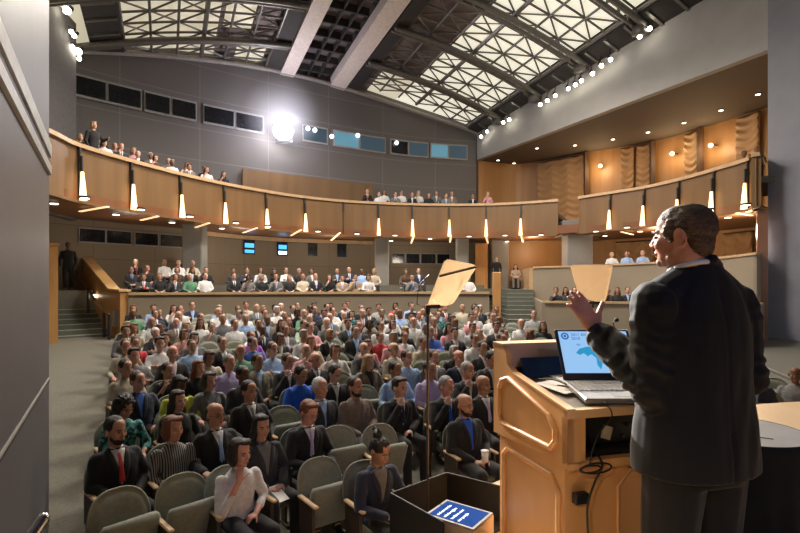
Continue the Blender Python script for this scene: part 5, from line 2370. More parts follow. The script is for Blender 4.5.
def merged_seat(empty_):
    V = []
    Fc = []
    mi = []
    ms = [SEATF, SEATP, SEATW, SEATD]
    for k, x in (('backrest', 0), ('piping', 0), ('cushion_up' if empty_ else 'cushion_down', 0), ('armrest', -.245), ('side_panel', -.245)):
        vf, m = SP[k]
        n = len(V)
        V += [(p[0] + x, p[1], p[2]) for p in vf[0]]
        Fc += [tuple(i + n for i in q) for q in vf[1]]
        mi += [ms.index(m)] * len(vf[1])
    return mesh('theatre_seat', V, Fc, ms, False, mi)


SEAT_M = {e: merged_seat(e) for e in (True, False)}


def far_seat(loc, rz, empty_, label, group):
    o = link('theatre_seat', SEAT_M[empty_], None, loc=loc, rot=(0, 0, rz))
    tag(o, label, 'seat', group)
    return o


FT = (4.0, -1.5)


def face_rz(p, target=FT):
    d = np.array(target) - np.array(p)
    return math.atan2(d[0], -d[1])


ROWP = .88


def row_point(k, x):
    """plan point on row k at pixel column x"""
    R = 8.8 + ROWP * k
    q = (x - 400) / F
    A = q * q + 1
    B = -2 * q * RC[0] - 2 * RC[1]
    Cc = RC[0] ** 2 + RC[1] ** 2 - R * R
    Y = (-B + sqrt(B * B - 4 * A * Cc)) / (2 * A)
    return np.array((q * Y, Y)), R


def S(g, style, color, pz, hair, hc, skin=0, **k):
    return dict(g=g, style=style, color=color, pose=pz, hair=hair, hc=hc, skin=skin, **k)


rnd = random.Random(11)
NEAR = [
    # row 0
    (0, 130, None, 'empty grey-green seat at the front left corner of the front row'),
    (0, 193, None, 'empty front-row seat with seat tipped up, left of the woman in white'),
    (0, 240, S('f', 'blouse', 'white', 'chin', 'bob', 'dark brown', 4, bottom='black'), 'woman in a white blouse resting her cheek on her hand, front row'),
    (0, 331, None, 'empty grey-green front-row seat between the woman in white and the woman looking down'),
    (0, 377, S('f', 'suit', 'navy', 'write', 'bun', 'black', 2, shirt='grey', bottom='black'), 'woman with black hair in a bun looking down at a notepad, navy jacket'),
    # row 1
    (1, 120, S('m', 'suit', 'black', 'lap', 'short', 'black', 1, tie='red', beard=1), 'bearded man in black suit at the aisle end of the second row'),
    (1, 177, S('f', 'blouse', 'striped', 'lap', 'bob', 'red', 4), 'woman with reddish blonde bob in a grey striped top, second row'),
    (1, 220, S('m', 'suit', 'black', 'rest', 'receding', 'dark brown', 1, tie='light blue', glasses=1), 'balding man in black suit behind the woman in white'),
    (1, 266, S('f', 'suit', 'charcoal', 'lap', 'long', 'black', 1, shirt='grey', hold='paper', yaw=0), 'woman with long black hair in a charcoal jacket, second row'),
    (1, 307, S('m', 'suit', 'black', 'write', 'parted', 'red', 4, tie='lavender', glasses=1, hold='paper', up=1), 'man with glasses, auburn hair, black suit and lavender tie, second row'),
    (1, 347, None, 'empty seat beside the man with glasses and lavender tie'),
    (1, 389, None, 'empty seat behind the woman with the bun'),
    (1, 470, S('m', 'suit', 'black', 'lap', 'receding', 'dark brown', 1, shirt='bright blue', beard=1, glasses=1), 'bearded man with glasses in black jacket and bright blue shirt, beside lectern'),
    # row 2
    (2, 123, S('f', 'blouse', 'teal', 'write', 'curly', 'black', 1), 'woman with bushy black hair in a patterned teal blouse by the aisle'),
    (2, 181, S('f', 'blouse', 'black', 'lap', 'long', 'dark brown', 0), 'woman with long dark hair in a black top, third row'),
    (2, 253, S('m', 'suit', 'black', 'rest', 'short', 'black', 1, tie='grey'), 'young dark-haired man in black suit beside an empty seat, third row'),
    (2, 290, None, 'empty grey-green seat right of the young man in black suit, third row'),
    (2, 324, S('m', 'suit', 'charcoal', 'lap', 'short', 'white', 4, shirt='light blue'), 'white-haired man in a charcoal jacket, third row'),
    (2, 359, S('m', 'suit', 'taupe', 'lap', 'short', 'dark brown', 1, shirt='taupe', beard=1), 'man in a taupe jacket with short dark beard, third row'),
    (2, 400, S('m', 'suit', 'black', 'chin', 'parted', 'dark brown', 0, tie='navy'), 'man in black suit covering his mouth with his hand, third row'),
    (2, 447, S('m', 'suit', 'black', 'chin', 'short', 'grey', 4, tie='bright blue'), 'grey-haired man with hand at mouth and bright blue tie'),
    (2, 488, S('m', 'suit', 'black', 'rest', 'bald', 'dark brown', 2, tie='lavender'), 'bald man in black suit beside the lectern edge, third row'),
    # row 3
    (3, 141, S('m', 'suit', 'navy', 'rest', 'short', 'brown', 4, shirt='blue'), 'brown-haired man in navy jacket and blue shirt near the aisle, fourth row'),
    (3, 178, S('f', 'blouse', 'lime', 'write', 'bob', 'black', 3), 'woman in a lime yellow top looking down, fourth row'),
    (3, 212, S('f', 'suit', 'grey', 'rest', 'bob', 'dark brown', 4, shirt='grey'), 'smiling dark-haired woman in a grey jacket, fourth row'),
    (3, 246, S('m', 'suit', 'charcoal', 'lap', 'short', 'black', 3, tie='tan'), 'dark-skinned man in charcoal suit and tan tie, fourth row'),
    (3, 300, S('m', 'shirt', 'bright blue', 'write', 'short', 'black', 1, badge=1), 'man in a bright blue shirt looking down, fourth row'),
    (3, 334, S('m', 'suit', 'black', 'write', 'short', 'dark brown', 0), 'man in black jacket looking down beside the bright blue shirt'),
    (3, 370, None, 'empty seat in the fourth row behind the taupe jacket'),
    (3, 399, S('m', 'shirt', 'light blue', 'rest', 'short', 'black', 2), 'man in a light blue shirt behind the man covering his mouth'),
    (3, 433, S('m', 'shirt', 'lavender', 'lap', 'short', 'black', 1), 'man in a lavender shirt beside the teleprompter pole'),
    (3, 468, S('m', 'suit', 'charcoal', 'chin', 'short', 'grey', 4), 'grey-haired man in charcoal jacket, fourth row near the lectern'),
    # row 4
    (4, 128, S('m', 'shirt', 'cream', 'lap', 'short', 'dark brown', 1), 'man in a cream short shirt at the aisle, fifth row'),
    (4, 168, S('f', 'blouse', 'black', 'chin', 'short', 'dark brown', 1), 'woman in black raising her hand to her face, fifth row'),
    (4, 201, S('f', 'blouse', 'black', 'rest', 'long', 'red', 4), 'red-haired woman in a black top, fifth row'),
    (4, 232, S('m', 'shirt', 'lavender', 'rest', 'short', 'grey', 4, badge=1), 'grey-haired man in a lavender striped shirt, fifth row'),
    (4, 260, S('m', 'suit', 'olive', 'lap', 'short', 'dark brown', 2, shirt='light blue'), 'man in an olive jacket over a pale blue shirt, fifth row'),
    (4, 288, S('m', 'suit', 'charcoal', 'chin', 'short', 'brown', 4), 'man in charcoal suit with his hand over his mouth, fifth row'),
    (4, 318, S('m', 'suit', 'black', 'lap', 'bald', 'brown', 4, tie='grey'), 'bald man in a black suit with his head bowed, fifth row'),
    (4, 345, None, 'empty seat in the fifth row left of the blonde woman'),
    (4, 371, S('f', 'suit', 'taupe', 'lap', 'long', 'blonde', 0, shirt='black'), 'blonde long-haired woman in a light taupe jacket, fifth row'),
    (4, 410, S('m', 'shirt', 'light blue', 'rest', 'short', 'dark brown', 0), 'man in a light blue shirt left of the teleprompter pole, fifth row'),
    (4, 436, S('m', 'suit', 'grey', 'lap', 'short', 'brown', 4), 'man in a grey jacket right of the teleprompter pole, fifth row'),
    (4, 462, S('m', 'suit', 'navy', 'rest', 'receding', 'brown', 4), 'balding man in a navy suit, fifth row near the lectern'),
    (4, 490, S('m', 'suit', 'charcoal', 'write', 'short', 'black', 1), 'black-haired man in charcoal suit reading, fifth row beside the lectern'),
]
SPECIAL = [(177, 345, 'm', 'shirt', 'light blue', 'short', 'dark brown'), (255, 345, 'm', 'shirt', 'blue', 'short', 'dark brown'), (268, 352, 'm', 'shirt', 'light blue', 'short', 'brown'), (258, 335, 'f', 'blouse', 'purple', 'short', 'red'),
           (250, 365, 'f', 'blouse', 'white', 'long', 'black'), (275, 357, 'f', 'blouse', 'white', 'long', 'black'), (195, 352, 'm', 'shirt', 'cream', 'receding', 'brown'), (160, 365, 'f', 'blouse', 'black', 'long', 'blonde'),
           (375, 330, 'f', 'blouse', 'red', 'short', 'brown'), (387, 331, 'm', 'shirt', 'white', 'short', 'black'), (408, 345, 'f', 'blouse', 'green', 'short', 'brown'), (395, 345, 'm', 'shirt', 'cream', 'bald', 'brown'), (352, 347, 'm', 'suit', 'charcoal', 'short', 'black'),
           (376, 347, 'm', 'suit', 'charcoal', 'short', 'grey'), (357, 360, 'm', 'suit', 'black', 'short', 'black'), (395, 358, 'm', 'suit', 'navy', 'short', 'grey'), (300, 325, 'm', 'shirt', 'pale green', 'short', 'brown'), (312, 328, 'm', 'shirt', 'pink', 'short', 'brown'),
           (225, 310, 'm', 'shirt', 'white', 'bald', 'brown'), (250, 312, 'm', 'shirt', 'white', 'short', 'brown'), (230, 322, 'm', 'shirt', 'white', 'short', 'brown'), (345, 332, 'm', 'shirt', 'white', 'short', 'brown'), (437, 330, 'm', 'shirt', 'blue', 'short', 'brown'), (445, 320, 'f', 'blouse', 'teal', 'short', 'brown'),
           (492, 315, 'm', 'shirt', 'white', 'short', 'brown'), (480, 312, 'm', 'shirt', 'white', 'short', 'brown'), (500, 340, 'm', 'shirt', 'white', 'short', 'brown'), (510, 330, 'm', 'shirt', 'white', 'short', 'black'), (418, 318, 'm', 'shirt', 'white', 'bald', 'brown'), (155, 338, 'm', 'suit', 'black', 'short', 'white'), (180, 325, 'f', 'blouse', 'tan', 'bob', 'blonde'),
           (312, 307, 'm', 'shirt', 'navy', 'short', 'black'), (326, 308, 'm', 'shirt', 'lavender', 'short', 'black'), (340, 309, 'm', 'shirt', 'white', 'short', 'black'), (289, 307, 'm', 'suit', 'charcoal', 'short', 'black')]
TOPS_M = [('suit', 'black', 9), ('suit', 'charcoal', 8), ('suit', 'navy', 4), ('suit', 'grey', 3), ('suit', 'taupe', 2), ('suit', 'tan', 1), ('shirt', 'white', 6), ('shirt', 'light blue', 3), ('shirt', 'cream', 2), ('shirt', 'grey', 2), ('shirt', 'light grey', 1), ('shirt', 'pink', 1), ('shirt', 'green', 1)]
TOPS_F = [('blouse', 'black', 7), ('blouse', 'white', 3), ('blouse', 'brown', 2), ('blouse', 'pink', 1), ('blouse', 'red', 1), ('blouse', 'teal', 1), ('blouse', 'cream', 2), ('blouse', 'tan', 2), ('suit', 'black', 4), ('suit', 'grey', 2), ('blouse', 'purple', .4), ('blouse', 'striped', 1)]


def wchoice(L):
    t = sum(x[-1] for x in L)
    r = rnd.random() * t
    for x in L:
        r -= x[-1]
        if r <= 0:
            return x
    return L[-1]


def rand_spec(yaw_want):
    g = 'm' if rnd.random() < .62 else 'f'
    if g == 'm':
        st, c, _ = wchoice(TOPS_M)
        hair = rnd.choice(['short', 'short', 'parted', 'parted', 'short', 'receding', 'bald'])
        hc = rnd.choice(['black', 'dark brown', 'brown', 'brown', 'dark brown', 'grey', 'white', 'black', 'black'])
        if c == 'black' and st == 'suit' and rnd.random() < .3:
            c = 'charcoal'
    else:
        st, c, _ = wchoice(TOPS_F)
        hair = rnd.choice(['bob', 'long', 'long', 'bob', 'short'])
        hc = rnd.choice(['black', 'dark brown', 'brown', 'blonde', 'red', 'brown', 'grey'])
    pz = rnd.choice(['lap', 'chin', 'rest', 'lean', 'cross'] if g == 'm' else ['lap', 'chin', 'rest', 'write'])
    s = S(g, st, c, pz, hair, hc, rnd.choices(range(5), SKW)[0])
    if st == 'suit' and g == 'm':
        s['tie'] = rnd.choice(['navy', 'red', 'light blue', 'grey', 'blue', 'lavender', None])
        s['shirt'] = rnd.choice(['white', 'white', 'light blue', 'white'])
    s['bottom'] = rnd.choice(['black', 'charcoal', 'navy', 'taupe'])
    s['yaw'] = 1 if yaw_want + rnd.gauss(0, .15) > .2 else 0
    return s


HN = {'short': 'short %s hair', 'parted': 'parted %s hair', 'bald': 'a bald crown', 'receding': 'receding %s hair', 'bob': 'bobbed %s hair', 'long': 'long %s hair', 'curly': 'curly %s hair', 'bun': '%s hair in a bun'}


def describe(s):
    h = HN[s['hair']]
    if '%s' in h:
        h = h % s['hc']
    top = {'suit': 'suit' if s['g'] == 'm' else 'jacket', 'shirt': 'shirt', 'blouse': 'top'}[s['style']]
    t = '%s with %s in %s %s' % ('man' if s['g'] == 'm' else 'woman', h, s['color'], top)
    return t


SPK = np.array((1.2, 2.0))
COUNT = 0


YOV = {(0, 130): 3.95, (0, 193): 4.25, (0, 377): 4.55, (1, 120): 4.68, (1, 177): 4.95, (1, 220): 5.25, (1, 266): 5.0}


def seat_and_person(k, x, spec, label, near, ks=''):
    global COUNT
    p, R = row_point(k, x)
    if (k, x) in YOV:
        p = np.array(((x - 400) / F * YOV[(k, x)], YOV[(k, x)]))
    z = fz(R)
    rz = face_rz(p)
    loc = (p[0], p[1], z)
    emp = spec is None
    sl = label if emp else ('seat under the ' + ' '.join(label.split(',')[0].split()[:13]) if near else None)
    return p, z, rz, loc, emp, sl


rows = {}
for e in NEAR:
    rows.setdefault(e[0], []).append(e)
for k, L in rows.items():
    for n_, (kk, x, spec, label) in enumerate(L):
        p, z, rz, loc, emp, sl = seat_and_person(k, x, spec, label, True)
        if not emp:
            sl = 'occupied seat under the ' + label
            sl = ' '.join(sl.split()[:15]).rstrip(',')
        near_seat(loc, rz, emp, sl, 'theatre seats on the main floor', n_ == len(L) - 1 or (k == 0 and n_ in (2,)))
        if not emp:
            sc = 1.0 if spec['g'] == 'm' else .95
            near_person(loc, rz, spec, label, 'audience members in the near rows', sc)
            COUNT += 1
used_special = set()
for k in range(5, 15):
    # seats spaced along the row between the aisle and the right limit
    p0, R = row_point(k, 127 if k < 12 else 134)
    aL = math.atan2(p0[0] - RC[0], p0[1] - RC[1])
    xr = 505 if k < 7 else (560 if k < 10 else (535 if k < 12 else 500))
    p1, _ = row_point(k, xr)
    aR = math.atan2(p1[0] - RC[0], p1[1] - RC[1])
    n = int((aR - aL) * R / .545)
    for i in range(n + 1):
        a = aL + (i + (.25 if k % 2 else 0)) * .545 / R
        p = pol(R, a)
        x = 400 + F * p[0] / p[1]
        z = fz(R)
        yh = HY + F * (CAMZ - z - 1.15) / p[1]
        spec = None
        for si, sp in enumerate(SPECIAL):
            if si in used_special:
                continue
            if abs(sp[0] - x) < 7 and abs(sp[1] - yh) < 5.5:
                used_special.add(si)
                spec = S(sp[2], sp[3], sp[4], rnd.choice(['lap', 'rest', 'cross'] if sp[2] == 'm' else ['lap', 'rest']), sp[5], sp[6], 0, yaw=1)
                break
        want = atan2(SPK[0] - p[0], -(SPK[1] - p[1])) - face_rz(p)
        if spec is None and rnd.random() < (.86 if x < 330 else .80):
            spec = rand_spec(want)
        rz = face_rz(p)
        place = '%s row, %s seat from left aisle' % (ordn(k), ordn(i))
        loc = (p[0], p[1], z)
        far_seat(loc, rz, spec is None, ('empty seat, ' if spec is None else 'occupied seat, ') + place, 'theatre seats on the main floor')
        if spec is not None:
            sc = (1.0 if spec['g'] == 'm' else .95) * rnd.uniform(.97, 1.04)
            far_person(loc, rz + rnd.uniform(-.12, .12), spec, describe(spec) + ', ' + '%s row, %s from left aisle' % (ordn(k), ordn(i)), 'audience members in the middle and far rows', sc)
            COUNT += 1
# right-hand block seen past the speaker
for (x, k, spec, label) in ((757, 0, S('m', 'suit', 'navy', 'chin', 'short', 'black', 2, shirt='light blue'), 'man in dark jacket with hand to his face, beyond the speaker\'s elbow'), (772, 0, None, 'empty grey-green seat beyond the round table'), (795, 0, S('m', 'shirt', 'grey', 'rest', 'bald', 'dark brown', 3), 'man in a grey shirt at the far right edge'), (778, 1, None, 'empty seat behind the other empty one at the far right')):
    Y = 7.9 if k == 0 else 8.8
    if x == 772:
        Y = 7.75
    X = (x - 400) / F * Y
    p = np.array((X, Y))
    rz = face_rz(p, (2.5, -1))
    loc = (X, Y, -1.05)
    near_seat(loc, rz, spec is None, label if spec is None else 'occupied seat under the ' + ' '.join(label.split()[:8]), 'theatre seats on the main floor', True)
    if spec:
        spec['yaw'] = 0
        near_person(loc, rz - .3, spec, label, 'audience members in the near rows', 1.0)
        COUNT += 1

# ---- parterre ----
PSEAT = []


def parterre(R, z, x0, x1, tier, prob=.85, step=.56):
    global COUNT
    i = 0
    for a in np.arange(-.9, .9, step / R):
        p = pol(R, a)
        x = 400 + F * p[0] / p[1]
        if not (x0 <= x <= x1):
            continue
        if rnd.random() > prob:
            i += 1
            continue
        want = atan2(SPK[0] - p[0], -(SPK[1] - p[1])) - face_rz(p)
        spec = rand_spec(want)
        rz = face_rz(p)
        PSEAT.append((p[0], p[1], z, rz))
        far_person((p[0], p[1], z), rz + rnd.uniform(-.12, .12), spec, describe(spec) + ', parterre %s tier, %s %s' % (['front', 'middle', 'back'][tier], ordn(i), 'from left' if x < 216 else ('from column' if x > 388 else 'in centre')), 'audience members on the parterre behind the low wall', rnd.uniform(.95, 1.02))
        COUNT += 1
        i += 1


for t in range(3):
    parterre(RW + 1.0 + t * .9, .70 + .28 * t, 140 - t * 9, 214 - 5 * t, t, (.95, .95, .8)[t], .5)
for t in range(2):
    parterre(RW + 1.0 + t * .9, .70 + .28 * t, 228 + 4 * t, 376, t, (.97, .95)[t], .5)
parterre(RW + 1.0, .70, 402, 426, 0, .95)
parterre(RW + 1.9, .98, 404, 424, 1, .9)
parterre(RW + 1.0, .70, 458, 484, 0, .9)
V = []
Fc = []
for (X, Y, z, rz) in PSEAT:
    Mx = Matrix.Translation((X, Y, z)) @ Matrix.Rotation(rz, 4, 'Z')
    for key in ('backrest', 'cushion_down'):
        v, f = xf(SP[key][0], Mx)
        n = len(V)
        V += v
        Fc += [tuple(i + n for i in q) for q in f]
o = link('parterre_seating', mesh('parterre_seating', V, Fc, [SEATF], True))
tag(o, 'grey-green seating hidden behind the parterre audience', 'seating', kind='stuff')


# ---- standing figure builder ----
def standing(loc, rz, suit, hc, hair, label, skin=0, arm_out=False, sc=1.0, g='m'):
    def mk_():
        J = dict(off=lambda z: 0.0)
        H = Matrix.Translation((0, -.01, 1.66))
        P = [loft([(.86, 0, 0, .15, .11), (1.0, 0, 0, .145, .105), (1.12, 0, 0, .14, .10), (1.28, 0, 0, .17, .115), (1.4, 0, 0, .185, .1), (1.45, 0, 0, .15, .08), (1.49, 0, 0, .07, .06)], 24, 2.2), tube([(0, .01, 1.45), (0, .0, 1.6)], [.058, .052], 12)] + [xf(q, H) for q in head_parts()]
        T = [loft([(.84, 0, 0, .175, .125), (1.0, 0, 0, .165, .12), (1.12, 0, 0, .16, .115), (1.28, 0, 0, .185, .13), (1.4, 0, 0, .2, .112), (1.45, 0, 0, .165, .092), (1.49, 0, 0, .08, .07)], 24, 2.2)]
        B = []
        for s in (-1, 1):
            if arm_out and s == 1:
                e, w_ = Vector((.27, -.10, 1.22)), Vector((.22, -.36, 1.25))
            else:
                e, w_ = Vector((s * .25, .02, 1.13)), Vector((s * .23, -.10, .90))
            sh = Vector((s * .185, 0, 1.40))
            P += [limb(sh, e, .045, .036), limb(e, w_, .036, .026)] + hand(w_, (w_ - e), (-s, 0, 0), (0, -1, 0))
            T += [limb(sh, e, .062, .053), limb(e, w_, .052, .040)]
            h, kn, an = Vector((s * .09, 0, .86)), Vector((s * .10, -.01, .48)), Vector((s * .10, .01, .09))
            P += [limb(h, kn, .075, .052), limb(kn, an, .052, .036), tube([an, an + Vector((0, -.15, -.055))], [.036, .03], 8)]
            B += [limb(h, kn, .095, .072), limb(kn, an, .070, .060)]
        B.append(loft([(.8, 0, 0, .17, .12), (.95, 0, 0, .165, .12)], 20))
        return mk('body', remesh(P, .014, 3), SK[0]), mk('jacket', remesh(T, .016, 3), CM['black']), mk('trousers', remesh(B, .018, 2), CM['black'])
    b, t, q = cached(('stand', arm_out), mk_)
    r = empty('person', loc, rz)
    r.scale = (sc, sc, sc)
    tag(r, label, 'person')
    setm(link('body', b, r), SK[skin])
    setm(link('jacket', t, r), CM[suit])
    link('trousers', q, r)
    hm = cached(('hairm', hair), lambda: mk('hair', hair_mesh(hair), HM['brown']))
    setm(link('hair', hm, r, mtx=Matrix.Translation((0, -.01, 1.66))), HM[hc])
    return r


# standing people at the back
standing((5.25, 27.2, 1.35), -.2, 'black', 'dark brown', 'short', 'man in dark suit standing at the head of the right stairs', sc=.98)
pst = px(528 * 0 + 187, 275, 1.85)
Yp = 22.6
standing(((186 - 400) / F * Yp, Yp, 1.06), .5, 'brown', 'black', 'short', 'man standing against the grey column behind the parterre crowd', skin=3)
standing((-12.55, 18.9, 1.35), .6, 'black', 'black', 'short', 'man in dark clothes standing at the top of the left stairs', skin=3, sc=1.02)
mb = MB()
mb.box((-12.55, 18.9, .6), (1.8, 1.6, 1.5), 0, Matrix.Rotation(ang, 3, 'Z'))
struct(mb.build('floor_landing_left', CARPET), 'landing at the top of the left stairs')
sp_ = S('f', 'blouse', 'tan', 'lap', 'long', 'dark brown', 0, bottom='taupe', yaw=0)
near_person((5.95, 25.7, 1.35), -.2, sp_, 'woman seated at the head of the right stairs in a pale top', None, .98)
mb = MB()
mb.box((5.95, 25.75, 1.57), (.45, .45, .43), bev=.02)
o = mb.build('stool', DARKM)
tag(o, 'dark low stool under the woman at the head of the right stairs', 'stool')

# ---- balcony audience ----
nb_ = 60
Bs = resample(BL, 400)


def balc(path, x, off, z, spec, label, sc=1.0, near=False):
    p, t = at_px(path, x)
    nr = np.array((t[1], -t[0]))
    if np.dot(nr, -p) > 0:
        nr = -nr
    q = p + nr * off
    rz = face_rz(q, (1.5, 1.5))
    far_person((q[0], q[1], z), rz, spec, label, 'audience members leaning at the balcony rail', sc)
    return q, rz


def off_curve(path, d):
    out = []
    for i in range(len(path)):
        t = path[min(i + 1, len(path) - 1)] - path[max(i - 1, 0)]
        t = t / np.linalg.norm(t)
        nr = np.array((t[1], -t[0]))
        if np.dot(nr, -np.array(path[i])) > 0:
            nr = -nr
        out.append(path[i] + nr * d)
    return out


ZB1 = 5.14
struct(ribbon_floor('floor_balcony_left', off_curve(BL, .2), off_curve(BL, 3.0), 4.9, 4.9, CARPET, .2), 'balcony floor behind the rail')
struct(ribbon_floor('floor_balcony_right', off_curve(BR[:42], .2), off_curve(BR[:42], 2.6), 4.9, 4.9, CARPET, .2), 'balcony floor behind the right rail')
bl = 0
BSE = []
for x in list(np.linspace(108, 236, 17)) + [374, 383, 391, 399, 407, 415, 423, 431, 440, 448, 455, 474, 488]:
    s_ = rand_spec(.3)
    if s_['color'] in ('black',) and rnd.random() < .5:
        s_['color'] = 'white'
        s_['style'] = 'shirt' if s_['g'] == 'm' else 'blouse'
    if x in (474,):
        s_ = S('m', 'suit', 'black', 'lap', 'short', 'black', 2, yaw=0)
    where = 'left balcony' if x < 250 else 'rear balcony'
    bo, bz = ((.85, ZB1) if bl % 2 == 0 else (1.55, ZB1 + .22))
    q, rz = balc(Bs, x, bo, bz, s_, describe(s_) + ', %s, %s from left' % (where, ordn(bl if x < 250 else bl - 17)), rnd.uniform(.97, 1.05))
    BSE.append((q[0], q[1], bz, rz))
    bl += 1
    COUNT += 1
for x, lab in ((716, 'first'), (728, 'second')):
    s_ = S('m', 'suit', 'black', 'lap', 'short', 'black', 3, yaw=0, tie=None, shirt='black')
    q, rz = balc(resample(BR, 300), x, 1.15, ZB1, s_, 'dark figure seated at the right balcony rail, %s of two' % lab)
    BSE.append((q[0], q[1], ZB1, rz))
for side_, SS in (('left', [q for q in BSE if q[0] < 8]), ('right', [q for q in BSE if q[0] >= 8])):
  V = []
  Fc = []
  for (X, Y, z, rz) in SS:
    Mx = Matrix.Translation((X, Y, z)) @ Matrix.Rotation(rz, 4, 'Z')
    for key in ('backrest', 'cushion_down'):
        v, f = xf(SP[key][0], Mx)
        n = len(V)
        V += v
        Fc += [tuple(i + n for i in q) for q in f]
  o = link('balcony_seating', mesh('balcony_seating', V, Fc, [SEATF], True))
  tag(o, 'dark seating behind the %s balcony rail' % side_, 'seating', kind='stuff')
p, t = at_px(Bs, 104)
q = p + np.array((-.55, .35))
standing((q[0], q[1], 5.0), 1.2, 'black', 'blonde', 'bob', 'blonde woman in black standing at the left balcony rail', arm_out=True, sc=1.02)
# men in pale shirts in the right side box
for i, (x, c, lab) in enumerate(((612, 'white', 'man in a white shirt in the right side box, left of two blue shirts'), (627, 'light blue', 'man in a light blue shirt leaning forward in the right side box, middle of three'), (643, 'light blue', 'man in a pale blue shirt in the right side box, nearest the speaker\'s face'))):
    Y = 22.3 - i * .5
    s_ = S('m', 'shirt', c, 'lean', ['bald', 'short', 'bald'][i], 'brown', i % 2, yaw=0)
    far_person(((x - 400) / F * Y, Y, 1.75), -.3, s_, lab, 'men in shirts in the right side box', 1.0)
    mb = MB()
    mb.box(((x - 400) / F * Y, Y + .05, 1.95), (.45, .45, .42), bev=.02)
    tag(mb.build('box_seat', SEATF), ['seat under the man in white shirt', 'seat under the middle man in blue shirt', 'seat under the rightmost man in blue shirt'][i] + ' in the right side box', 'seat', 'seats in the right side box')
# people in the low right tier
for i, x in enumerate((556, 566, 575, 608, 618, 628)):
    Y = 18.2 + (i % 2) * .6
    s_ = rand_spec(0)
    s_['yaw'] = 0
    s_['color'] = rnd.choice(['black', 'brown', 'charcoal'])
    far_person(((x - 400) / F * Y, Y, .18), -.25, s_, describe(s_) + ', low right tier, %s from left' % ordn(i), 'audience members in the low right tier', 1.0)
    mb = MB()
    mb.box(((x - 400) / F * Y, Y + .05, .39), (.44, .42, .42), bev=.02)
    tag(mb.build('tier_seat', SEATF), 'low seat in the right tier, %s from left' % ordn(i), 'seat', 'seats in the low right tier')
print('PEOPLE', COUNT, 'unused special', [SPECIAL[i][:2] for i in range(len(SPECIAL)) if i not in used_special])
for k in range(15):
    p, R = row_point(k, 130)
    p2, R = row_point(k, 400)
    print('row', k, 'head y left %.0f mid %.0f' % (HY + F * (CAMZ - fz(R) - 1.165) / p[1], HY + F * (CAMZ - fz(R) - 1.165) / p2[1]))

# paper cup in the bearded man's hands
q = P3(485, 461, 4.93)
mb = MB()
mb.tube([(0, 0, 0), (0, 0, .095)], [.030, .038], 20, cap=False)
mb.add(*cyl((0, 0, .094), .040, .010, 20))
o = mb.build('paper_cup', mat('white_cup', (.8, .8, .78), .5, noise_amt=.02), None, True, loc=q)
tag(o, 'white paper cup held by the bearded man in a bright blue shirt', 'cup')
# =====================================================================
#  THE SPEAKER
# =====================================================================
SB = Vector((1.185, 2.01, 0))
SRZ = atan2(-.3, -.95)
SM = Matrix.Translation(SB) @ Matrix.Rotation(SRZ, 4, 'Z')
SMI = SM.inverted()


def wl_(x, y, z):
    return SMI @ Vector((x, y, z))


def wd_(x, y, z):
    return SMI.to_3x3() @ Vector((x, y, z))


spk = empty('person', tuple(SB), SRZ)
tag(spk, 'speaker in a dark suit seen from behind at the lectern, left hand raised', 'person')
SUIT = mat('speaker_suit_wool', (.0085, .0085, .011), .75, noise_amt=.12, noise_scale=120, bump=.06, bump_scale=500, sheen=.12, spec=.22)
SKS = mat('speaker_skin', (.62, .27, .17), .45, noise_amt=.10, noise_scale=30, bump=.05, bump_scale=250)
lsh, lel, lwr = wl_(.995, 1.95, 1.475), wl_(.995, 1.96, 1.145), wl_(.862, 2.20, 1.345)
rsh, rel_, rwr = wl_(1.385, 2.08, 1.475), wl_(1.435, 2.07, 1.17), wl_(1.36, 2.33, 1.06)
hc_ = wl_(1.128, 2.0, 1.735)
HS = Matrix.Translation(hc_) @ Matrix.Rotation(.46, 4, 'Z') @ Matrix.Rotation(-.02, 4, 'X') @ Matrix.Scale(1.07, 4)
P = [loft([(.84, 0, .0, .19, .13), (1.0, 0, 0, .18, .13), (1.15, 0, 0, .18, .13), (1.3, 0, 0, .20, .125), (1.42, 0, 0, .20, .11), (1.5, 0, 0, .15, .085), (1.56, 0, 0, .08, .07)], 28, 2.3)]
nk = hc_ + Vector((0, .02, -.06))
P.append(tube([Vector((0, .0, 1.48)), Vector((.0, .0, 1.56)).lerp(nk, .5), nk], [.076, .068, .066], 18))
# neck cord towards the ear
P.append(tube([Vector((.02, -.055, 1.53)), hc_ + Vector((.055, .0, -.075))], [.018, .020], 10))
P += [xf(q, HS) for q in head_parts()]
# jaw line, fuller cheek
P.append(xf(ellipsoid((0, -.030, -.085), (.042, .045, .026)), HS))
P.append(xf(ellipsoid((0, .0, -.075), (.05, .05, .04)), HS))
# detailed left ear
for s in (-1, 1):
    c = [(s * (.088 + .005 * sin(a)), .020 + .0195 * cos(a) - .004 * sin(a), -.002 + .031 * sin(a)) for a in np.linspace(-1.9, 3.6, 15)]
    P.append(xf(tube(c, [.0045] * 11 + [.004] * 4, 8), HS))
    P.append(xf(ellipsoid((s * .082, .005, -.031), (.005, .009, .010)), HS))
    c = [(s * .084, .014 + .010 * cos(a), .0 + .017 * sin(a)) for a in np.linspace(-1.2, 1.8, 8)]
    P.append(xf(tube(c, .0035, 7), HS))
P += [limb(lsh, lel, .058, .046), limb(lel, lwr, .046, .031, .004), limb(rsh, rel_, .058, .046), limb(rel_, rwr, .046, .031)]
P += hand(lwr, wd_(-.46, .10, .88), wd_(-.35, .9, .05), wd_(.85, .25, .5), curl=(.12, .22, .18), spread=.045, r=.0092, k=1.17, thumb=(.62, .74, .05), tcurl=-.35, fl=1.22)
P += hand(rwr, wd_(-.3, .9, -.3), wd_(0, -.2, -1), wd_(-1, 0, 0), r=.0094)
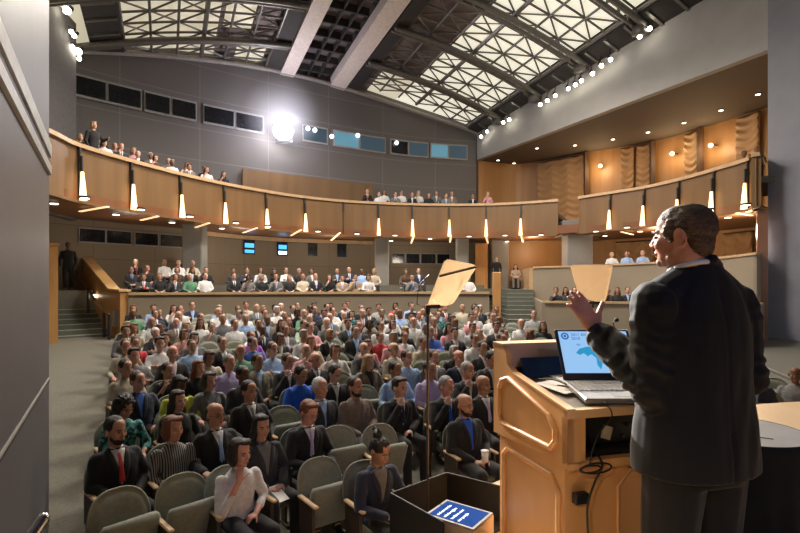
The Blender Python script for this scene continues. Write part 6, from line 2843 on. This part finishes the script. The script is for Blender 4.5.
for s in (-1, 1):
    h, kn, an = Vector((s * .10, 0, .88)), Vector((s * .115, -.02, .48)), Vector((s * .12, .02, .09))
    P += [limb(h, kn, .09, .06), limb(kn, an, .06, .04), tube([an, an + Vector((0, -.08, -.045)), an + Vector((0, -.16, -.055))], [.04, .038, .03], 10)]
link('body', mk('body', remesh(P, .0052, 6), SKS), spk)

# jacket
T = [loft([(.815, 0, .0, .262, .175), (.90, 0, 0, .262, .172), (1.0, 0, .0, .255, .165), (1.1, 0, .0, .238, .155), (1.2, 0, .0, .228, .152), (1.3, 0, .0, .232, .150), (1.4, 0, 0, .234, .140), (1.47, 0, 0, .215, .126), (1.53, 0, .003, .172, .110), (1.58, .0, .006, .122, .096), (1.625, .0, .0, .088, .086)], 36, 2.35)]
T.append(limb(lsh, lel, .093, .080, .004, 6))
T.append(limb(lel, lel.lerp(lwr, .87), .088, .070, .002, 6))
T.append(limb(rsh, rel_, .090, .070, .004, 6))
T.append(limb(rel_, rel_.lerp(rwr, .9), .078, .056, .002, 6))
for q, s in ((lsh, 1), (rsh, -1)):
    T.append(ellipsoid(q + Vector((-s * .035, 0, .035)), (.085, .085, .052), Matrix.Rotation(s * .38, 3, 'Y')))
for s in (-1, 1):
    T.append(tube([(s * .045, .01, 1.575), (s * .12, .005, 1.525), (s * .20, 0, 1.475)], [.070, .078, .080], 14))
T.append(tube([(-.085, -.05, 1.575), (-.068, .045, 1.63), (0, .085, 1.652), (.068, .045, 1.63), (.085, -.05, 1.575)], [.016, .019, .021, .019, .016], 10))
v, f = remesh(T, .0075, 3)
lel_n, lsh_n = np.array(lel), np.array(lsh)
la = np.array(lwr) - lel_n
la_l = np.linalg.norm(la)
la /= la_l
ua = np.array(lel) - lsh_n
ua_l = np.linalg.norm(ua)
ua /= ua_l
ra = np.array(rel_) - np.array(rsh)
ra_l = np.linalg.norm(ra)
ra /= ra_l
for i in range(len(v)):
    p = v[i]
    # nearest axis for the outward direction
    d = np.zeros(3)
    best = 1e9
    for o_, a_, l_, kind in ((lsh_n, ua, ua_l, 1), (lel_n, la, la_l, 2), (np.array(rsh), ra, ra_l, 3), (np.array((0, 0, .8)), np.array((0, 0, 1.)), .8, 0)):
        t = min(max(np.dot(p - o_, a_), 0), l_)
        c = o_ + a_ * t
        ds = np.linalg.norm(p - c) / (1.0 if kind else 2.2)
        if ds < best:
            best, d, kk, tt = ds, p - c, kind, t
    d = d / max(np.linalg.norm(d), 1e-6)
    if kk:
        w_ = noise.noise(Vector((p[0] * 9, p[1] * 9, p[2] * 9)))
        near_el = math.exp(-((tt if kk == 2 else (ua_l - tt)) / .10) ** 2)
        ridge = sin(tt * 95 + w_ * 5 + d[0] * 2.5)
        n2 = noise.noise(Vector((p[0] * 26, p[1] * 26, p[2] * 26)))
        v[i] = p + d * (.0055 * ridge * (.35 + .9 * near_el) + .0075 * w_ + .003 * n2)
    else:
        w_ = noise.noise(Vector((p[0] * 5, p[1] * 5, p[2] * 3.2)))
        n2 = noise.noise(Vector((p[0] * 14 + 3, p[1] * 14, p[2] * 6 + p[0] * 8)))
        v[i] = p + d * (.010 * w_ + .0055 * n2)
        # centre back seam
        if p[1] > .05 and p[2] < 1.54:
            v[i] = v[i] - np.array((0, .0035 * math.exp(-(p[0] / .007) ** 2), 0))
            if p[2] < 1.0:
                v[i] = v[i] - np.array((0, .006 * math.exp(-(p[0] / .008) ** 2), 0))
jk = link('jacket', mk('jacket', (v, f), SUIT), spk)
# cuff buttons
for k in range(3):
    q = lel.lerp(lwr, .74 + .06 * k)
    o = MB()
    o.add(*ellipsoid((0, 0, 0), (.006, .006, .006)))
    out_d = (wd_(-.2, -.75, -.62)).normalized()
    o.build('cuff_button', BLACKP, jk, True, loc=tuple(q + out_d * (.067 - .003 * k)))
# shirt collar and cuff
mb = MB()
cc = Vector((0, .0, 1.63)).lerp(Vector((hc_.x, hc_.y + .02, 1.63)), .6)
pts = [(cc.x + .072 * cos(a), cc.y + .072 * sin(a), cc.z - .012 + .022 * sin(a)) for a in np.linspace(0, 2 * pi, 25)]
mb.tube(pts, .0105, 10, cap=False)
mb.build('shirt_collar', mat('shirt_cotton', (.75, .75, .78), .7, noise_amt=.03), spk, True)
mb = MB()
mb.tube([lel.lerp(lwr, .84), lel.lerp(lwr, .925)], [.043, .041], 16)
mb.build('shirt_cuff', mat('shirt_cotton', (.75, .75, .78)), spk, True)
# trousers
B = [loft([(.78, 0, 0, .20, .14), (.88, 0, 0, .205, .145), (.98, 0, 0, .20, .14)], 24, 2.3)]
for s in (-1, 1):
    h, kn, an = Vector((s * .10, 0, .86)), Vector((s * .120, -.02, .48)), Vector((s * .125, .015, .07))
    B += [limb(h, kn, .128, .100), limb(kn, an, .10, .088)]
v, f = remesh(B, .011, 3)
for i in range(len(v)):
    p = v[i]
    w_ = noise.noise(Vector((p[0] * 8, p[1] * 8, p[2] * 2.5)))
    v[i] = p + np.array((p[0] * .05, p[1] * .08, 0)) * w_
link('trousers', mk('trousers', (v, f), SUIT), spk)
for s in (-1, 1):
    an = Vector((s * .12, .02, .045))
    mb = MB()
    mb.tube([an + Vector((0, .03, 0)), an + Vector((0, -.07, .0)), an + Vector((0, -.20, -.008))], [.045, .045, .036], 12)
    mb.build('shoe', SHOE, spk, True)
# hair
HSP = mat('speaker_hair', (.10, .055, .028), .42, noise_amt=.75, noise_scale=45, bump=.8, bump_scale=90, stretch=(4, .8, 4))
hp_ = [ellipsoid((0, .026, .042), (.0825, .092, .088), nu=28, nv=18), ellipsoid((0, .060, -.012), (.067, .048, .068)),
       ellipsoid((.0, -.004, .072), (.070, .078, .052)),
       ellipsoid((.066, -.020, .030), (.016, .032, .040)), ellipsoid((-.066, -.020, .030), (.016, .032, .040)),
       ellipsoid((.071, -.014, .0), (.0075, .012, .022)), ellipsoid((-.071, -.014, .0), (.0075, .012, .022))]
v, f = remesh(hp_, .0048, 4)
for i in range(len(v)):
    p = v[i]
    n_ = noise.noise(Vector((p[0] * 60, p[1] * 16, p[2] * 60))) * .0045 + noise.noise(Vector((p[0] * 130, p[1] * 25, p[2] * 130))) * .0022
    v[i] = p + p / max(np.linalg.norm(p), .02) * n_
link('hair', mk('hair', (v, f), HSP), spk, mtx=HS)
for s in (-1, 1):
    e1_ = ellipsoid((s * .030, -.078, .006), (.0135, .0115, .0075), nu=12, nv=8)
    e2_ = ellipsoid((s * .030, -.0865, .006), (.0062, .004, .0062), nu=8, nv=6)
    V, Fc = vf_join([e1_, e2_])
    link('eye', mesh('eye', V, Fc, [EYE, IRIS], True, [0] * len(e1_[1]) + [1] * len(e2_[1])), spk, mtx=HS)
    link('eyebrow', mk('eyebrow', tube([(s * .013, -.0945, .021), (s * .030, -.094, .028), (s * .049, -.079, .023)], [.0034, .0045, .0028], 6), HSP), spk, mtx=HS)
link('lips', mk('lips', head_extras(Matrix.Identity(4))[3], LIP), spk, mtx=HS)
